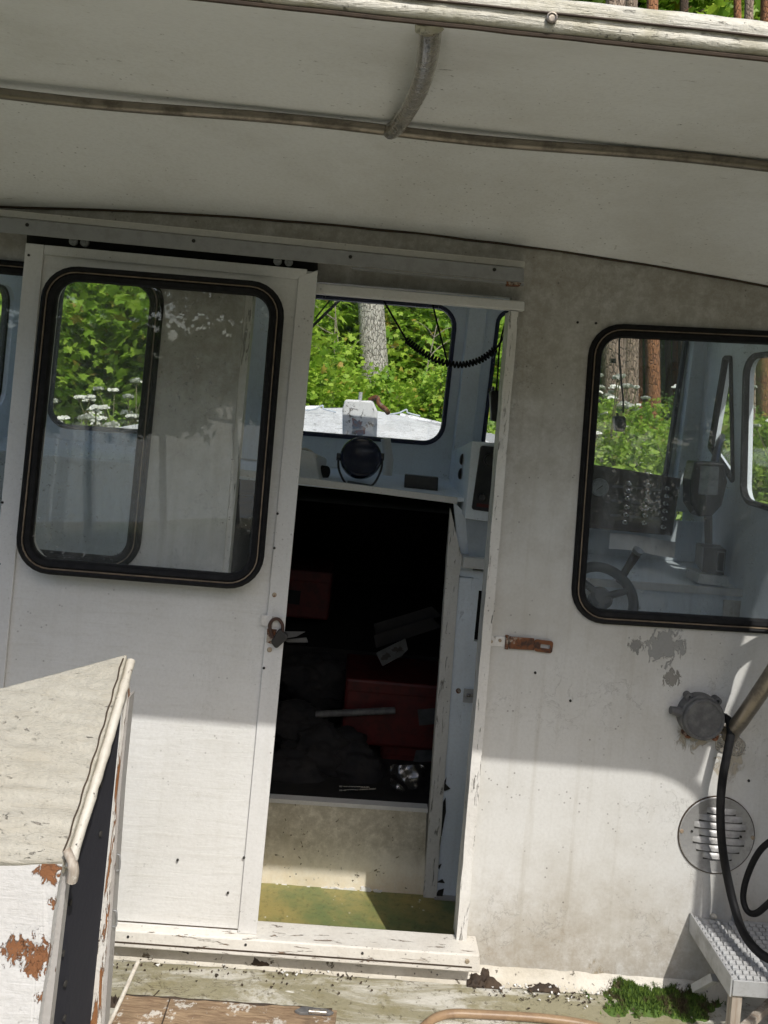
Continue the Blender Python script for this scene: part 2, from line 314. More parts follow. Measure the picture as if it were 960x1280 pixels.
W = (0.60, 0.598, 0.58)
MAT = dict(
    wall=paint('wall_paint', W, (0.34,0.31,0.25), 0.5, 0.6, 0.38, rough=0.5, bump=0.0012, crack=0.22,
               low=(0.16, 0.0, (0.25,0.20,0.13), 0.8), high=(1.50, 1.70, (0.20,0.165,0.11), 0.75)),
    wall_bare=plain('bare_filler', (0.34,0.34,0.33), 0.7),
    crust=paint('flaking_crust', (0.62,0.59,0.52), (0.32,0.27,0.18), 0.7, 0.9, 0.0, peel=0.32, peel_col=(0.24,0.2,0.14), bump=0.004),
    door=paint('door_paint', (0.675,0.675,0.66), (0.42,0.40,0.34), 0.28, 0.4, 0.12, peel=0.10, grain=(3,3,0.9), rough=0.5, crack=0.12, hgrain=0.4),
    stile=paint('stile_paint', (0.655,0.655,0.645), (0.4,0.38,0.33), 0.25, 0.5, 0.15, peel=0.16, grain=(4,4,0.35), rough=0.5),
    trim=paint('peeling_trim', (0.70,0.69,0.66), (0.34,0.30,0.25), 0.4, 0.6, 0.2, peel=0.42, peel_col=(0.40,0.38,0.35), grain=(3.5,3.5,0.4), bump=0.004),
    sill=paint('sill_paint', (0.71,0.69,0.64), (0.36,0.29,0.21), 0.45, 0.6, 0.0, peel=0.35, peel_col=(0.34,0.24,0.17), grain=(0.5,3,3), bump=0.003),
    roof=paint('roof_underside', (0.86,0.88,0.90), (0.52,0.50,0.45), 0.42, 0.5, 0.0, peel=0.17, peel_col=(0.2,0.18,0.15), grain=(0.6,2.6,4), rough=0.38, bump=0.0012, dscale=2.2),
    fascia=paint('lichen_fascia', (0.62,0.60,0.52), (0.34,0.31,0.19), 0.8, 1.0, 0.0, peel=0.22, peel_col=(0.30,0.28,0.19), grain=(7,7,7), bump=0.004, dscale=14, hgrain=0.7),
    seam=plain('brown_sealant', (0.06,0.04,0.025), 0.8),
    steel=metal('tarnished_steel', (0.27,0.24,0.20), 0.26, (0.065,0.05,0.035), 0.75),
    bright=metal('stainless_steel', (0.50,0.47,0.43), 0.16, (0.20,0.165,0.125), 0.6),
    alu=metal('dull_aluminium', (0.34,0.345,0.35), 0.5, (0.22,0.22,0.215), 0.6, 0.5),
    galv=metal('galvanised_step', (0.50,0.51,0.52), 0.5, (0.26,0.255,0.24), 0.7, 0.5),
    rusty=metal('rusty_iron', (0.42,0.38,0.32), 0.6, (0.16,0.06,0.03), 0.8, 0.4, rust=0.85),
    screw=metal('screw_rust', (0.42,0.36,0.27), 0.5, (0.2,0.1,0.05), 0.6, 0.6, rust=0.4, scale=120),
    hole=plain('screw_dark', (0.03,0.028,0.025), 0.8),
    rubber=plain('black_rubber', (0.011,0.011,0.012), 0.55, (0.018,0.018,0.019), 60, spec=0.12),
    insert=plain('tan_insert', (0.24,0.185,0.13), 0.5, (0.13,0.10,0.07), 40),
    navy_rubber=paint('navy_seal', (0.03,0.032,0.07), (0.02,0.02,0.03), 0.4, 0.0, 0.0, peel=0.28, peel_col=(0.5,0.52,0.56), grain=(2,2,0.8)),
    glass=glass('dirty_glass', 0.055, drops=0.45), hazyglass=glass('hazy_glass', 0.10, drops=0.4, veil=(0.42,0.46,0.50)), clear=glass('windscreen_glass', 0.02, (0.97,0.98,0.97)),
    cabin=paint('cabin_white', (0.79,0.86,0.93), (0.52,0.55,0.58), 0.35, 0.4, 0.2, peel=0.12, peel_col=(0.2,0.2,0.2), grain=(2,2,0.6), crack=0.3),
    cabin_board=wood('cabin_board', (0.50,0.47,0.41), (0.40,0.37,0.31), (18,18,1.2), 0.6),
    riser=paint('stained_riser', (0.80,0.76,0.66), (0.34,0.27,0.15), 0.5, 1.0, 0.12, high=(0.05, 0.15, (0.24,0.21,0.14), 0.62), peel=0.28, peel_col=(0.25,0.20,0.12), low=(0.10, 0.0, (0.60,0.44,0.20), 0.35)),  # upper band adds shade above the sunlit foot to the real stains
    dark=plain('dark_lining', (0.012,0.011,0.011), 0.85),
    deck=None, black=plain('black_plastic', (0.02,0.02,0.022), 0.35, (0.035,0.035,0.037)),
    grey=plain('cast_grey', (0.085,0.085,0.088), 0.6, (0.15,0.15,0.148), 45, 0.0012),
    navy=plain('navy_enamel', (0.012,0.016,0.04), 0.18, (0.02,0.024,0.05)),
    white=paint('white_plastic', (0.72,0.72,0.71), (0.4,0.39,0.36), 0.25, 0.2, 0.0, rough=0.35),
    paper=plain('paper', (0.70,0.71,0.72), 0.8, (0.6,0.61,0.63)),
    red=plain('red_plastic', (0.085,0.005,0.004), 0.6, (0.045,0.003,0.003)),
    panelbrown=plain('dark_wood_panel', (0.035,0.022,0.016), 0.4, (0.06,0.04,0.03), 18),
    chrome=metal('chrome', (0.75,0.75,0.74), 0.12, (0.3,0.3,0.3), 0.2, 1.0),
    gaugeface=plain('gauge_face', (0.42,0.44,0.44), 0.3),
    ventm=metal('vent_aluminium', (0.44,0.44,0.435), 0.36, (0.22,0.21,0.20), 0.75, 0.6),
    gear=plain('dark_fabric', (0.010,0.010,0.012), 0.9, (0.022,0.02,0.02), 14, 0.004),
    rolled=paint('rolled_edge', (0.56,0.54,0.48), (0.34,0.29,0.22), 0.6, 0.5, 0.0, peel=0.26, peel_col=(0.3,0.26,0.22), grain=(2,2,2), bump=0.003),
    lid=paint('lid_fibreglass', (0.445,0.425,0.365), (0.36,0.32,0.24), 0.5, 0.4, 0.0, peel=0.3, peel_col=(0.36,0.33,0.28), grain=(0.45,1.2,2.5), bump=0.005, hgrain=0.75),
    boxface=paint('box_front_paint', (0.64,0.635,0.625), (0.46,0.43,0.38), 0.3, 0.3, 0.0, peel=0.14, peel_col=(0.4,0.2,0.1), grain=(1,1,1), rust=0.22, bump=0.003, crack=0.35),
    post=paint('stripped_post', (0.66,0.65,0.62), (0.4,0.3,0.22), 0.5, 0.5, 0.0, peel=0.62, peel_col=(0.36,0.16,0.065), grain=(3,3,0.35), bump=0.004),
    postgrey=paint('grey_post', (0.40,0.39,0.38), (0.25,0.2,0.16), 0.4, 0.5, 0.2, peel=0.25, peel_col=(0.25,0.13,0.07), grain=(3,3,0.4), bump=0.003),
    navyside=paint('navy_side', (0.011,0.012,0.022), (0.025,0.025,0.03), 0.4, 0.0, 0.0, rough=0.95),
    plank=wood('bleached_plank', (0.34,0.245,0.15), (0.16,0.10,0.06), (5,60,30), 0.85, 0.75),
    wornwood=wood('worn_wood', (0.46,0.42,0.36), (0.28,0.22,0.17), (26,26,1.5), 0.75, 0.6),
    hose=plain('tan_hose', (0.30,0.20,0.115), 0.45, (0.22,0.14,0.08)),
    stick=plain('white_rod', (0.66,0.63,0.56), 0.6, (0.45,0.40,0.33), 60),
    leaf_dry=plain('dry_leaf', (0.028,0.019,0.013), 0.8, (0.065,0.042,0.025)),
    key=plain('dark_strap', (0.05,0.05,0.05), 0.6),
    hull=paint('hull_paint', (0.62,0.62,0.6), (0.35,0.33,0.3), 0.4, 0.4, 0.3),
    foredeck=paint('foredeck_paint', (0.74,0.75,0.76), (0.38,0.38,0.36), 0.4, 1.0, 0.0, peel=0.48, peel_col=(0.28,0.26,0.24), grain=(1,3,1)),
    bluegrey=plain('bluegrey_panel', (0.40,0.45,0.50), 0.5, (0.34,0.38,0.43)),
    display=plain('display_glass', (0.20,0.235,0.25), 0.15),
    glovegrey=plain('grey_card', (0.075,0.078,0.08), 0.8),
    batten=paint('batten_paint', (0.74,0.72,0.67), (0.4,0.36,0.28), 0.3, 0.5, 0.0),
    lockdark=plain('dark_lock', (0.028,0.026,0.025), 0.5), shackle=plain('brown_shackle', (0.07,0.03,0.018), 0.6, (0.035,0.02,0.015)),
    rustpatch=paint('rust_patch', (0.40,0.17,0.06), (0.62,0.58,0.52), 0.35, 0.6, 0.0, peel=0.5, peel_col=(0.22,0.075,0.03), grain=(2,2,0.8), dscale=30, bump=0.003),
)

def deck_material():
    n = N('mouldy_deck')
    a = n.noise(3.2, 7, 0.68, n.map((0.8, 3.2, 1)), 0.5)
    c = n.mix(n.step(a, 0.40, 0.56), (0.56,0.545,0.49), (0.27,0.25,0.165))
    c = n.mix(n.mul(n.step(n.noise(11, 6, 0.75), 0.5, 0.62), 0.7), c, (0.24,0.215,0.12))
    c = n.mix(n.mul(n.step(n.noise(48, 5, 0.75), 0.56, 0.66), 0.75), c, (0.10,0.085,0.05))
    ck = n.mul(n.step(n.math('ABSOLUTE', n.math('SUBTRACT', n.noise(8, 7, 0.62, n.map((0.7, 2, 1)), 0.6), 0.5)), 0.007, 0.001), n.step(n.noise(3), 0.5, 0.58))
    c = n.mix(ck, c, (0.08,0.06,0.04))
    c = n.mix(n.step(n.noise(5, 6, 0.6, n.map((0.8, 2.6, 1), (3, 1, 0))), 0.66, 0.69), c, (0.68,0.67,0.62))
    return n.done(n.bsdf(c, 0.8, 0, n.bump(n.noise(60, 6, 0.7), 0.003)))
def floor_material():
    n = N('worn_green_floor')
    c = n.mix(n.step(n.noise(4, 6, 0.65), 0.35, 0.65), (0.13,0.18,0.07), (0.34,0.28,0.10))
    c = n.mix(n.mul(n.step(n.noise(60, 4, 0.7), 0.5, 0.7), 0.4), c, (0.05,0.05,0.02))
    c = n.mix(n.mul(n.step(n.voro(52), 0.22, 0.15), n.step(n.noise(9, 6, 0.7), 0.53, 0.62)), c, (0.7,0.69,0.62))
    return n.done(n.bsdf(c, 0.5, 0, n.bump(n.noise(70, 5), 0.002)))
MAT['deck'] = deck_material(); MAT['floor'] = floor_material()

DZ = at(600, 1222, 0).z                    # deck level at the foot of the wall
BASE = V((-0.05, 0, DZ))
Y = V((0, 1, 0))
def pp(pts, y): return [at(a, b, y) for a, b in pts]
def screw(parent, px, py, y, r=0.0045, mat='screw', name='screw'):
    c = at(px, py, y)
    return part(name, MB().lathe(c, (0,-1,0), [(r, -0.001), (r, 0.0012), (r*0.6, 0.002), (0, 0.0016)], 10), MAT[mat], parent)

# ------------------------------------------------------------------ rear cabin wall with door opening and two fixed windows
jp = [at(x, y, 0) for x, y in ((0,258),(100,263),(250,270),(370,276),(480,285),(690,314),(800,332),(960,357))]
jf = np.polyfit([p.x for p in jp], [p.z for p in jp], 2)
ZJ = lambda x: float(np.polyval(jf, x))
XL, XR = -1.32, 1.26
gp_ = lambda x, y: tuple(at(x, y, 0) - BASE)
MAT['wall'] = paint('wall_paint', W, (0.34,0.31,0.25), 0.5, 0.6, 0.38, rough=0.5, bump=0.0012, crack=0.22,
    low=(0.32, 0.0, (0.27,0.22,0.15), 0.6), high=(0.85, 1.70, (0.21,0.18,0.13), 0.60),  # high: mould near the roof, lower down shade painted on the wall
    spots=[(gp_(831,808), 0.042, (0.33,0.33,0.32), (0.25,0.25,0.24), 0.03), (gp_(795,806), 0.016, (0.27,0.26,0.25), (0.2,0.2,0.19), 0.03), (gp_(840,848), 0.02, (0.30,0.29,0.27), (0.2,0.19,0.17), 0.03), (gp_(866,920), 0.035, (0.36,0.30,0.22), (0.42,0.38,0.3), 0.5), (gp_(912,955), 0.04, (0.36,0.31,0.24), (0.45,0.42,0.35), 0.6), (gp_(745,1225), 0.05, (0.26,0.2,0.12), (0.34,0.29,0.2), 1.2)])
wall = thing('cabin_wall', 'white painted rear wall of the boat cabin with mould under the roof and open doorway', 'wall', BASE)
outer = [V((XL, 0, DZ-0.04)), V((XR, 0, DZ-0.04))] + [V((x, 0, ZJ(x)+0.025)) for x in np.linspace(XR, XL, 24)]
port_w = pp([(-82,317),(209,343),(173,717),(-118,690)], 0.0)
star_w = pp([(737.5,403),(1035,417),(1008,795),(711,777)], 0.0)
door_o = pp([(309,345),(640,372),(571.5,1196),(240,1174)], 0.0)
pr, sr = rounded(port_w, 0.075), rounded(star_w, 0.082)
part('wall_panel', MB().sheet(outer, [offset(pr, -0.012), offset(sr, -0.012), door_o], 0.03), MAT['wall'], wall)
SEAL = [(0.0, -0.002), (-0.002, -0.009), (-0.008, -0.012), (-0.0125, -0.008), (-0.0165, -0.008), (-0.021, -0.012), (-0.03, -0.010), (-0.034, 0.0), (-0.033, 0.012), (-0.012, 0.012)]
INS = [(-0.0133, -0.007), (-0.0135, -0.0112), (-0.0158, -0.0112), (-0.0160, -0.007)]
def window(parent, loop, glassmat, dy=0.0, gap=None):
    w = part('window', MB().sweep([p + Y*dy for p in loop], SEAL), MAT['rubber'], parent, smooth=50)
    ins = MB().sweep([p + Y*dy for p in loop], INS)
    part('insert_strip', ins, MAT['insert'], w, smooth=40)
    part('pane', MB().prism([p + Y*(dy+0.001) for p in offset(loop, -0.030)], (0, 0.004, 0)), MAT[glassmat], w)
    return w
window(wall, pr, 'glass'); window(wall, sr, 'hazyglass')
# head beam, jamb trim, sill
part('door_head', MB().prism(pp([(285,344),(656,376.5),(656,388.5),(285,357)], -0.03), (0, 0.029, 0)), MAT['stile'], wall, bevel=0.003)
part('jamb_trim', MB().prism(pp([(637,389),(648,389.5),(583,1180),(570,1179)], -0.022), (0, 0.055, 0)).jitter(0.0016, 30, 5, 0.05), MAT['trim'], wall)
part('jamb_trim', MB().prism(pp([(306,362),(318,363),(270,880),(258,880)], 0.004), (0, 0.04, 0)), MAT['trim'], wall)
part('jamb_trim', MB().prism(pp([(258,880),(270,880),(246,1160),(234,1160)], 0.004), (0, 0.04, 0)), MAT['trim'], wall)
part('door_sill', MB().prism(pp([(230,1167.5),(579,1189),(578,1197),(230,1176)], -0.028), (0, 0.034, 0)).jitter(0.0012, 25, 4, 0.06), MAT['sill'], wall)
sf = part('sill_fascia', MB().prism(pp([(-75,1147.5),(600,1194.5),(600,1216.5),(-75,1168)], -0.07), (0, 0.069, 0)), MAT['sill'], wall, bevel=0.003)
part('sill_groove', MB().prism(pp([(-75,1161),(590,1208.5),(590,1210.5),(-75,1163)], -0.0706), (0, 0.001, 0)), MAT['seam'], sf)
for x, y in ((160,1171),(307,1181),(453,1191.5)): screw(sf, x, y, -0.0705, 0.003, 'hole')
screw(sf, 584, 1201.5, -0.0705, 0.0055)
def rag(cx, cy, rx, ry, y, seed, n=26, amp=0.35):
    q = random.Random(seed); ph = [q.uniform(0, 6.28) for _ in range(4)]
    return [at(cx + rx*k*math.cos(t), cy + ry*k*math.sin(t), y) for t, k in ((2*math.pi*i/n, 1 + amp*(0.5*math.sin(2*2*math.pi*i/n+ph[0]) + 0.35*math.sin(5*2*math.pi*i/n+ph[1]) + 0.3*math.sin(9*2*math.pi*i/n+ph[2]) + q.uniform(-.2,.2))) for i in range(n))]
for cx, cy, rx, ry, s in ():
    part('bare_patch', MB().prism(rag(cx, cy, rx, ry, -0.0006, s), (0, 0.0005, 0)), MAT['wall_bare'], wall)
for x, y in ((745,404),(722,403),(669,841),(713,876),(936,976),(612,487)): screw(wall, x, y, -0.001, 0.003, 'hole')
# flaking filler along the wall foot
def crust(px0, px1, seed):
    q = random.Random(seed); m = MB(); x = px0
    while x < px1:
        w = q.uniform(14, 42); yb = 1176 + (x+w/2)*0.077 + 6; c = at(x+w/2, yb, -0.004)
        loop = rag(x+w/2, yb-2, w/2, q.uniform(5, 11), -0.006, q.random(), 14, 0.5)
        m.prism([p + V((0, q.uniform(-.003, 0), 0)) for p in loop], (0, 0.008, 0)); x += w*q.uniform(0.5, 1.0)
    return m
part('flaking_filler', crust(645, 790, 4), MAT['crust'], wall); part('flaking_filler', crust(120, 590, 8), MAT['crust'], wall)
fm = MB(); q = random.Random(5)                         # cove of dirty filler between wall and deck
fm.grid(lambda u, v: V((XL+0.4+(XR-XL-0.4)*u, -0.03*v + 0.001*math.sin(u*170), DZ + 0.03*(1-v)**2 + 0.003*mnoise.noise(V((u*60, v*3, 0))) + 0.0015)), 140, 5)
part('filler_cove', fm, MAT['crust'], wall, smooth=60)
# sealant line at the roof joint
part('roof_joint_seal', MB().tube([V((x, -0.004, ZJ(x) - 0.001 + 0.0025*mnoise.noise(V((x*9, 0, 0))))) for x in np.linspace(XL, XR, 90)], 0.0028, 6), MAT['seam'], wall)

# ------------------------------------------------------------------ canopy roof over the cockpit
YM, YF = -0.5, -1.06
XC = 1.20
ZM = at(480, 150, YM).z; ZF = at(480, 25, YF).z
ROOF0 = V((-0.05, 0, ZJ(-0.05)))
roof = thing('canopy_roof', 'curved off-white fibreglass canopy roof above the door with lichen along its front edge', 'roof', ROOF0)
T = 0.022
def zroof(x, y):
    if y >= YM:
        t = -y / -YM if YM else 0; t = y / YM
        return ZJ(x)*(1-t) + ZM*t + 0.02*math.sin(math.pi*t) - 0.03*(x*x)*t*0
    t = (y-YM)/(YF-YM); return ZM + (ZF-ZM)*t + 0.035*math.sin(math.pi*t)
def roof_slab(y0, y1, n):
    m = MB(); f = lambda dz: (lambda u, v: V((XL-0.02 + (XC-XL+0.02)*u, y0+(y1-y0)*v, zroof(XL-0.02 + (XC-XL+0.02)*u, y0+(y1-y0)*v)+dz)))
    m.grid(f(0), 40, n); m.grid(f(T), 40, n)
    bm = m.bm; bmesh.ops.remove_doubles(bm, verts=bm.verts, dist=1e-6)
    be = [e for e in bm.edges if e.is_boundary]; bmesh.ops.bridge_loops(bm, edges=be)
    return m
part('roof_panel', roof_slab(0.0, YM+0.0005, 10), MAT['roof'], roof, smooth=40)
part('roof_panel', roof_slab(YM-0.0005, YF, 12), MAT['roof'], roof, smooth=40)
cabtop = MB().grid(lambda u, v: V((XL + (XR-XL)*u, 1.0*v, ZJ(XL + (XR-XL)*u) + 0.02 + 0.03*math.sin(math.pi*v))), 30, 6)
cabtop.grid(lambda u, v: V((XL + (XR-XL)*u, 1.0*v, ZJ(XL + (XR-XL)*u) + 0.045 + 0.03*math.sin(math.pi*v))), 30, 6)
bmesh.ops.bridge_loops(cabtop.bm, edges=[e for e in cabtop.bm.edges if e.is_boundary])
part('cabin_top', cabtop, MAT['roof'], roof, smooth=40)
mid = [at(x, 119.5 + x*0.0955 + 2.0*math.sin(x*0.013), YM) + V((0, 0, 0.004)) for x in np.linspace(-140, 1120, 60)]
part('support_tube', MB().tube(mid, 0.0095, 12), MAT['steel'], roof, smooth=60)
# moulded front edge: lichen covered lip above a round bead
lip = MB(); bead = MB(); q = random.Random(2)
xs = np.linspace(XL, XC, 110)
def zlow(x): return ZF + 0.001
for i, x in enumerate(xs): pass
prof = [(0.012, 0.012), (-0.004, 0.010), (-0.009, 0.021), (-0.009, 0.032), (-0.002, 0.039), (0.03, 0.041), (0.03, 0.012)]
lip.grid(lambda u, v: V((XL + (XC-XL)*u, YF - 0.002 + prof[min(6, round(v*6))][0] + 0.002*mnoise.noise(V((u*70, v*6, 1))), zlow(0) + prof[min(6, round(v*6))][1] + 0.002*mnoise.noise(V((u*80, v*4, 0))))), 150, 6)
lipo = part('edge_lip', lip, MAT['fascia'], roof, smooth=60)
part('edge_bead', MB().tube([V((x, YF-0.001, zlow(x) + 0.0105 + 0.0012*mnoise.noise(V((x*14, 3, 0))))) for x in xs], 0.0085, 12), MAT['fascia'], roof, smooth=60)
part('edge_seam', MB().tube([V((x, YF-0.0105, zlow(x) + 0.0195 + 0.0022*mnoise.noise(V((x*11, 7, 0))))) for x in xs], 0.0016, 5), MAT['seam'], roof)
part('edge_seam', MB().tube([V((x, YF-0.0025, ZF + 0.0005 + 0.0008*mnoise.noise(V((x*20, 1, 0))))) for x in xs], 0.0026, 6), MAT['seam'], roof)
bolt = at(690, 22, YF-0.012); part('edge_screw', MB().lathe(bolt, (0,-1,0), [(0.006,-0.002),(0.006,0.001),(0.0045,0.0015),(0.003,0.0005),(0,0.0005)], 14), MAT['steel'], roof)
# bent brace from the front edge back to the support tube
br = spline([at(538,32,YF+0.015), at(537,52,-1.0), at(532,84,-0.9), at(522,116,-0.77), at(509,140,-0.63), at(497,158,-0.53), at(490,163,-0.50)], 6)
part('bent_brace', MB().tube(br, [0.0135 + 0.0045*i/len(br) for i in range(len(br))], 14, 0.8), MAT['bright'], roof, smooth=60)
part('brace_collar', MB().tube([at(537,28,YF+0.015), at(537,38,YF+0.02)], 0.018, 14, 0.8), MAT['fascia'], roof)
# side wing that carries the canopy beyond the frame, with a rounded gusset under the roof
gx = XC + 0.012
WY = -0.93
gus = [V((gx, 0.0, ZJ(XR))), V((gx, WY, ZF+0.005)), V((gx, WY, DZ+0.01)), V((gx, 0.0, DZ+0.01))]
ppipe = [V((XL, YF+0.02, ZF-0.012)), V((XC-0.30, YF+0.02, ZF-0.012))] + [V((XC-0.15-0.0+0.15*math.sin(t), YF+0.02 + 0.05*(1-math.cos(t)), ZF-0.162+0.15*math.cos(t))) for t in np.linspace(0, math.pi/2, 9)] + [V((XC, YF+0.07, DZ+0.3)), V((XC, YF+0.07, DZ+0.005))]
part('frame_pipe', MB().tube(ppipe[1:], 0.012, 12), MAT['steel'], roof, smooth=60)
part('side_wing', MB().prism(gus, (0.03, 0, 0)), MAT['hull'], roof, bevel=0.004)

# ------------------------------------------------------------------ track over the door
tr = thing('door_track', 'dull aluminium sliding track screwed to the wall above the white door', 'door track', at(328, 312, -0.03))
part('batten', MB().prism(pp([(-75,254),(656,326.5),(656,335),(-75,263)], -0.034), (0, 0.033, 0)), MAT['batten'], tr, bevel=0.002)
part('rail_face', MB().prism(pp([(-75,263.5),(655,335.5),(655,353),(-75,283)], -0.066), (0, 0.004, 0)), MAT['alu'], tr, bevel=0.001)
part('rail_top', MB().prism(pp([(-75,263.5),(655,335.5),(655,338),(-75,266)], -0.062), (0, 0.061, 0)), MAT['alu'], tr)
part('rail_lip', MB().prism(pp([(440,333.5),(655,354),(655,356.5),(440,336)], -0.064), (0, 0.02, 0)), MAT['alu'], tr)
part('rail_stop', MB().prism(pp([(633,351.5),(652,353.5),(650,357.5),(634,356.5)], -0.067), (0, 0.02, 0)), MAT['rusty'], tr, bevel=0.001)
part('track_gap_shade', MB().prism(pp([(34,285),(397,325),(397,347),(33,306)], -0.012), (0, 0.010, 0)), MAT['hole'], tr)  # dark strip paints the shade in the gap under the track
for x, y in ((34,281),(242,301),(438,321),(618,337)): screw(tr, x, y, -0.0665, 0.0042, 'hole')

# ------------------------------------------------------------------ sliding door, pushed to port over the fixed window
YD = -0.046
door = thing('sliding_door', 'white sliding cabin door with rounded rubber-framed window slid half open', 'door', at(140, 1160, YD))
dl = rounded(pp([(66,334),(361,358),(330,733),(28,709)], YD), 0.078)
part('door_panel', MB().sheet(pp([(34,306),(395,340),(319,1168),(-46,1144)], YD), [offset(dl, -0.012)], 0.024), MAT['door'], door)
part('stile', MB().prism(pp([(32,303.5),(55,306),(-22,1146),(-47,1144)], YD-0.007), (0, 0.0065, 0)), MAT['stile'], door, bevel=0.0015)
part('stile', MB().prism(pp([(373,346),(397.5,337.5),(320.5,1168.5),(297,1166.5)], YD-0.007), (0, 0.0065, 0)), MAT['stile'], door, bevel=0.0015)
part('top_rail', MB().prism(pp([(55.5,306),(384,336.5),(383,350),(373.5,349),(54.5,318)], YD-0.006), (0, 0.0055, 0)), MAT['stile'], door, bevel=0.0015)
w = window(door, dl, 'glass', YD)
for x in (92, 106, 347, 361):
    c = at(x, 302 + (x-92)*0.097, YD+0.01)
    part('roller', MB().lathe(c, (0,-1,0), [(0.004,-0.004),(0.0095,-0.004),(0.0095,0.004),(0.004,0.004),(0.003,0.006),(0,0.006)], 16), MAT['galv'], door)
for x, y in ((36,319),(3,628),(-1,705),(347,642),(343,685),(319,705),(330,835),(305,1072),(285,1116),(222,1075)): screw(door, x, y, YD-0.0075, 0.003, 'hole')
for x, y, r in ((343,743.5,0.0055),(337,812,0.006)): screw(door, x, y, YD-0.0075, r)
part('lock_plate', MB().prism(pp([(327,769),(355,772),(353,785),(326,782)], YD-0.0095), (0, 0.002, 0)), MAT['trim'], door, bevel=0.0005)
part('lock_plate', MB().prism(pp([(334,786),(346,787),(342,806),(333,803)], YD-0.0095), (0, 0.002, 0)), MAT['rusty'], door, bevel=0.0005)
part('panel_seam', MB().prism(pp([(-20,1139),(297,1161),(297,1162.5),(-20,1140.5)], YD-0.0005), (0, 0.0004, 0)), MAT['seam'], door)

# padlock hooked through the door hasp
pl = thing('padlock', 'open rusty padlock hanging from the door edge', 'padlock', at(345, 805, YD-0.02))
part('shackle', MB().tube(spline([at(341,797,YD-.017), at(337,783,YD-.017), at(341,775,YD-.017), at(348,774,YD-.018), at(353,781,YD-.018), at(353,790,YD-.018)], 5), 0.0040, 8), MAT['shackle'], pl, smooth=60)
part('lock_body', MB().prism(rounded(pp([(349,786),(361,797),(345,812),(338,803)], YD-0.024), 0.006, 3), (0, 0.014, 0)), MAT['lockdark'], pl, bevel=0.002)
st = thing('hasp_strap', 'pale metal hasp strap sticking out past the door edge', 'hasp', at(365, 797, YD-0.004))
part('strap', MB().hexa(pp([(352,789),(382,789.5),(370,796),(353,799)], YD-0.0095), pp([(352,789),(382,789.5),(370,796),(353,799)], YD-0.0075)), MAT['key'], st)
part('strap_leaf', MB().prism(pp([(352,800),(383,797),(385,803),(360,803)], YD-0.004), (0, 0.002, 0)), MAT['key'], st)

# rusty hasp on the wall beside the doorway
hs = thing('wall_hasp', 'rusty slotted hasp screwed to the wall right of the doorway', 'hasp', at(650, 805, 0))
part('fixed_leaf', MB().prism(pp([(610,795),(632,796.5),(632,809),(609,807)], -0.003), (0, 0.0028, 0)), MAT['trim'], hs, bevel=0.0006)
part('hinge_pin', MB().tube([at(634,794,-0.004), at(633,811,-0.004)], 0.0045, 10), MAT['rusty'], hs)
part('hasp_arm', MB().prism(pp([(637,796),(668,798.5),(668,813),(636,811)], -0.009), (0, 0.005, 0)), MAT['rusty'], hs, bevel=0.001)
el = rounded(pp([(668,799),(692,802),(690,817),(668,814)], -0.0075), 0.006, 4)
sl_ = rounded(pp([(676,805),(688,806.5),(687.5,811.5),(675.5,810)], -0.0075), 0.0022, 4)
part('slotted_end', MB().sheet(el, [sl_], 0.003), MAT['rusty'], hs, bevel=0.0006)
for x, y in ((614,802),(625,800.5)): screw(hs, x, y, -0.0035, 0.004)

# junction box
jb = thing('junction_box', 'round grey cast junction box with lugs and a black cable', 'junction box', at(872, 892, 0))
c = at(872, 892, 0); s = 0.00178
part('box_body', MB().lathe(c, (0,-1,0), [(0,0.0),(29.5*s,0.0),(29.5*s,0.026),(28*s,0.029),(0,0.029)], 36), MAT['grey'], jb, smooth=30)
part('box_lid', MB().lathe(c, (0,-1,0), [(27.5*s,0.028),(27.5*s,0.038),(26*s,0.041),(23.5*s,0.041),(22.5*s,0.0385),(0,0.0385)], 36), MAT['grey'], jb, smooth=30)
for x, y, m in ((858,868,'grey'),(893,873,'grey'),(856,914,'rusty'),(889,917,'rusty')):
    l = part('lug', MB().lathe(at(x,y,0), (0,-1,0), [(0,0.001),(0.0095,0.001),(0.0095,0.02),(0.0035,0.02),(0.0035,0.012),(0,0.012)], 14), MAT[m], jb, smooth=30)
part('cable_gland', MB().tube([at(850,890,-0.016), at(838,887.5,-0.016)], [0.0125,0.0095], 8), MAT['grey'], jb)
part('cable_gland', MB().tube([at(895,896,-0.018), at(908,898,-0.018)], [0.0125,0.0115], 8), MAT['grey'], jb)
cb = spline([at(904,897,-.018), at(911,901,-.03), at(913.5,916,-.04), at(909,942,-.046), at(903,975,-.05), at(900.5,1010,-.05), at(902,1050,-.05), at(908,1090,-.054), at(917,1130,-.075), at(928,1163,-.12), at(944,1186,-.17), at(965,1200,-.21), at(1000,1206,-.27), at(1060,1195,-.33)], 7)
tag(part('power_cable', MB().tube(cb, 0.0098, 12), MAT['rubber'], None, at(905,897,0), smooth=60), 'thick black cable drooping from the junction box past the vent onto the step', 'cable')
lp = spline([at(1010,1015,-.16), at(975,1043,-.13), at(951,1062,-.1), at(936,1090,-.08), at(929,1118,-.075), at(933,1137,-.09), at(944,1142,-.11), at(960,1130,-.14), at(985,1105,-.18), at(1020,1085,-.22)], 7)
tag(part('cable_loop', MB().tube(lp, 0.0068, 10), MAT['rubber'], None, at(935,1140,-.09), smooth=60), 'thinner black cable loop hanging at the photo edge beside the vent', 'cable')

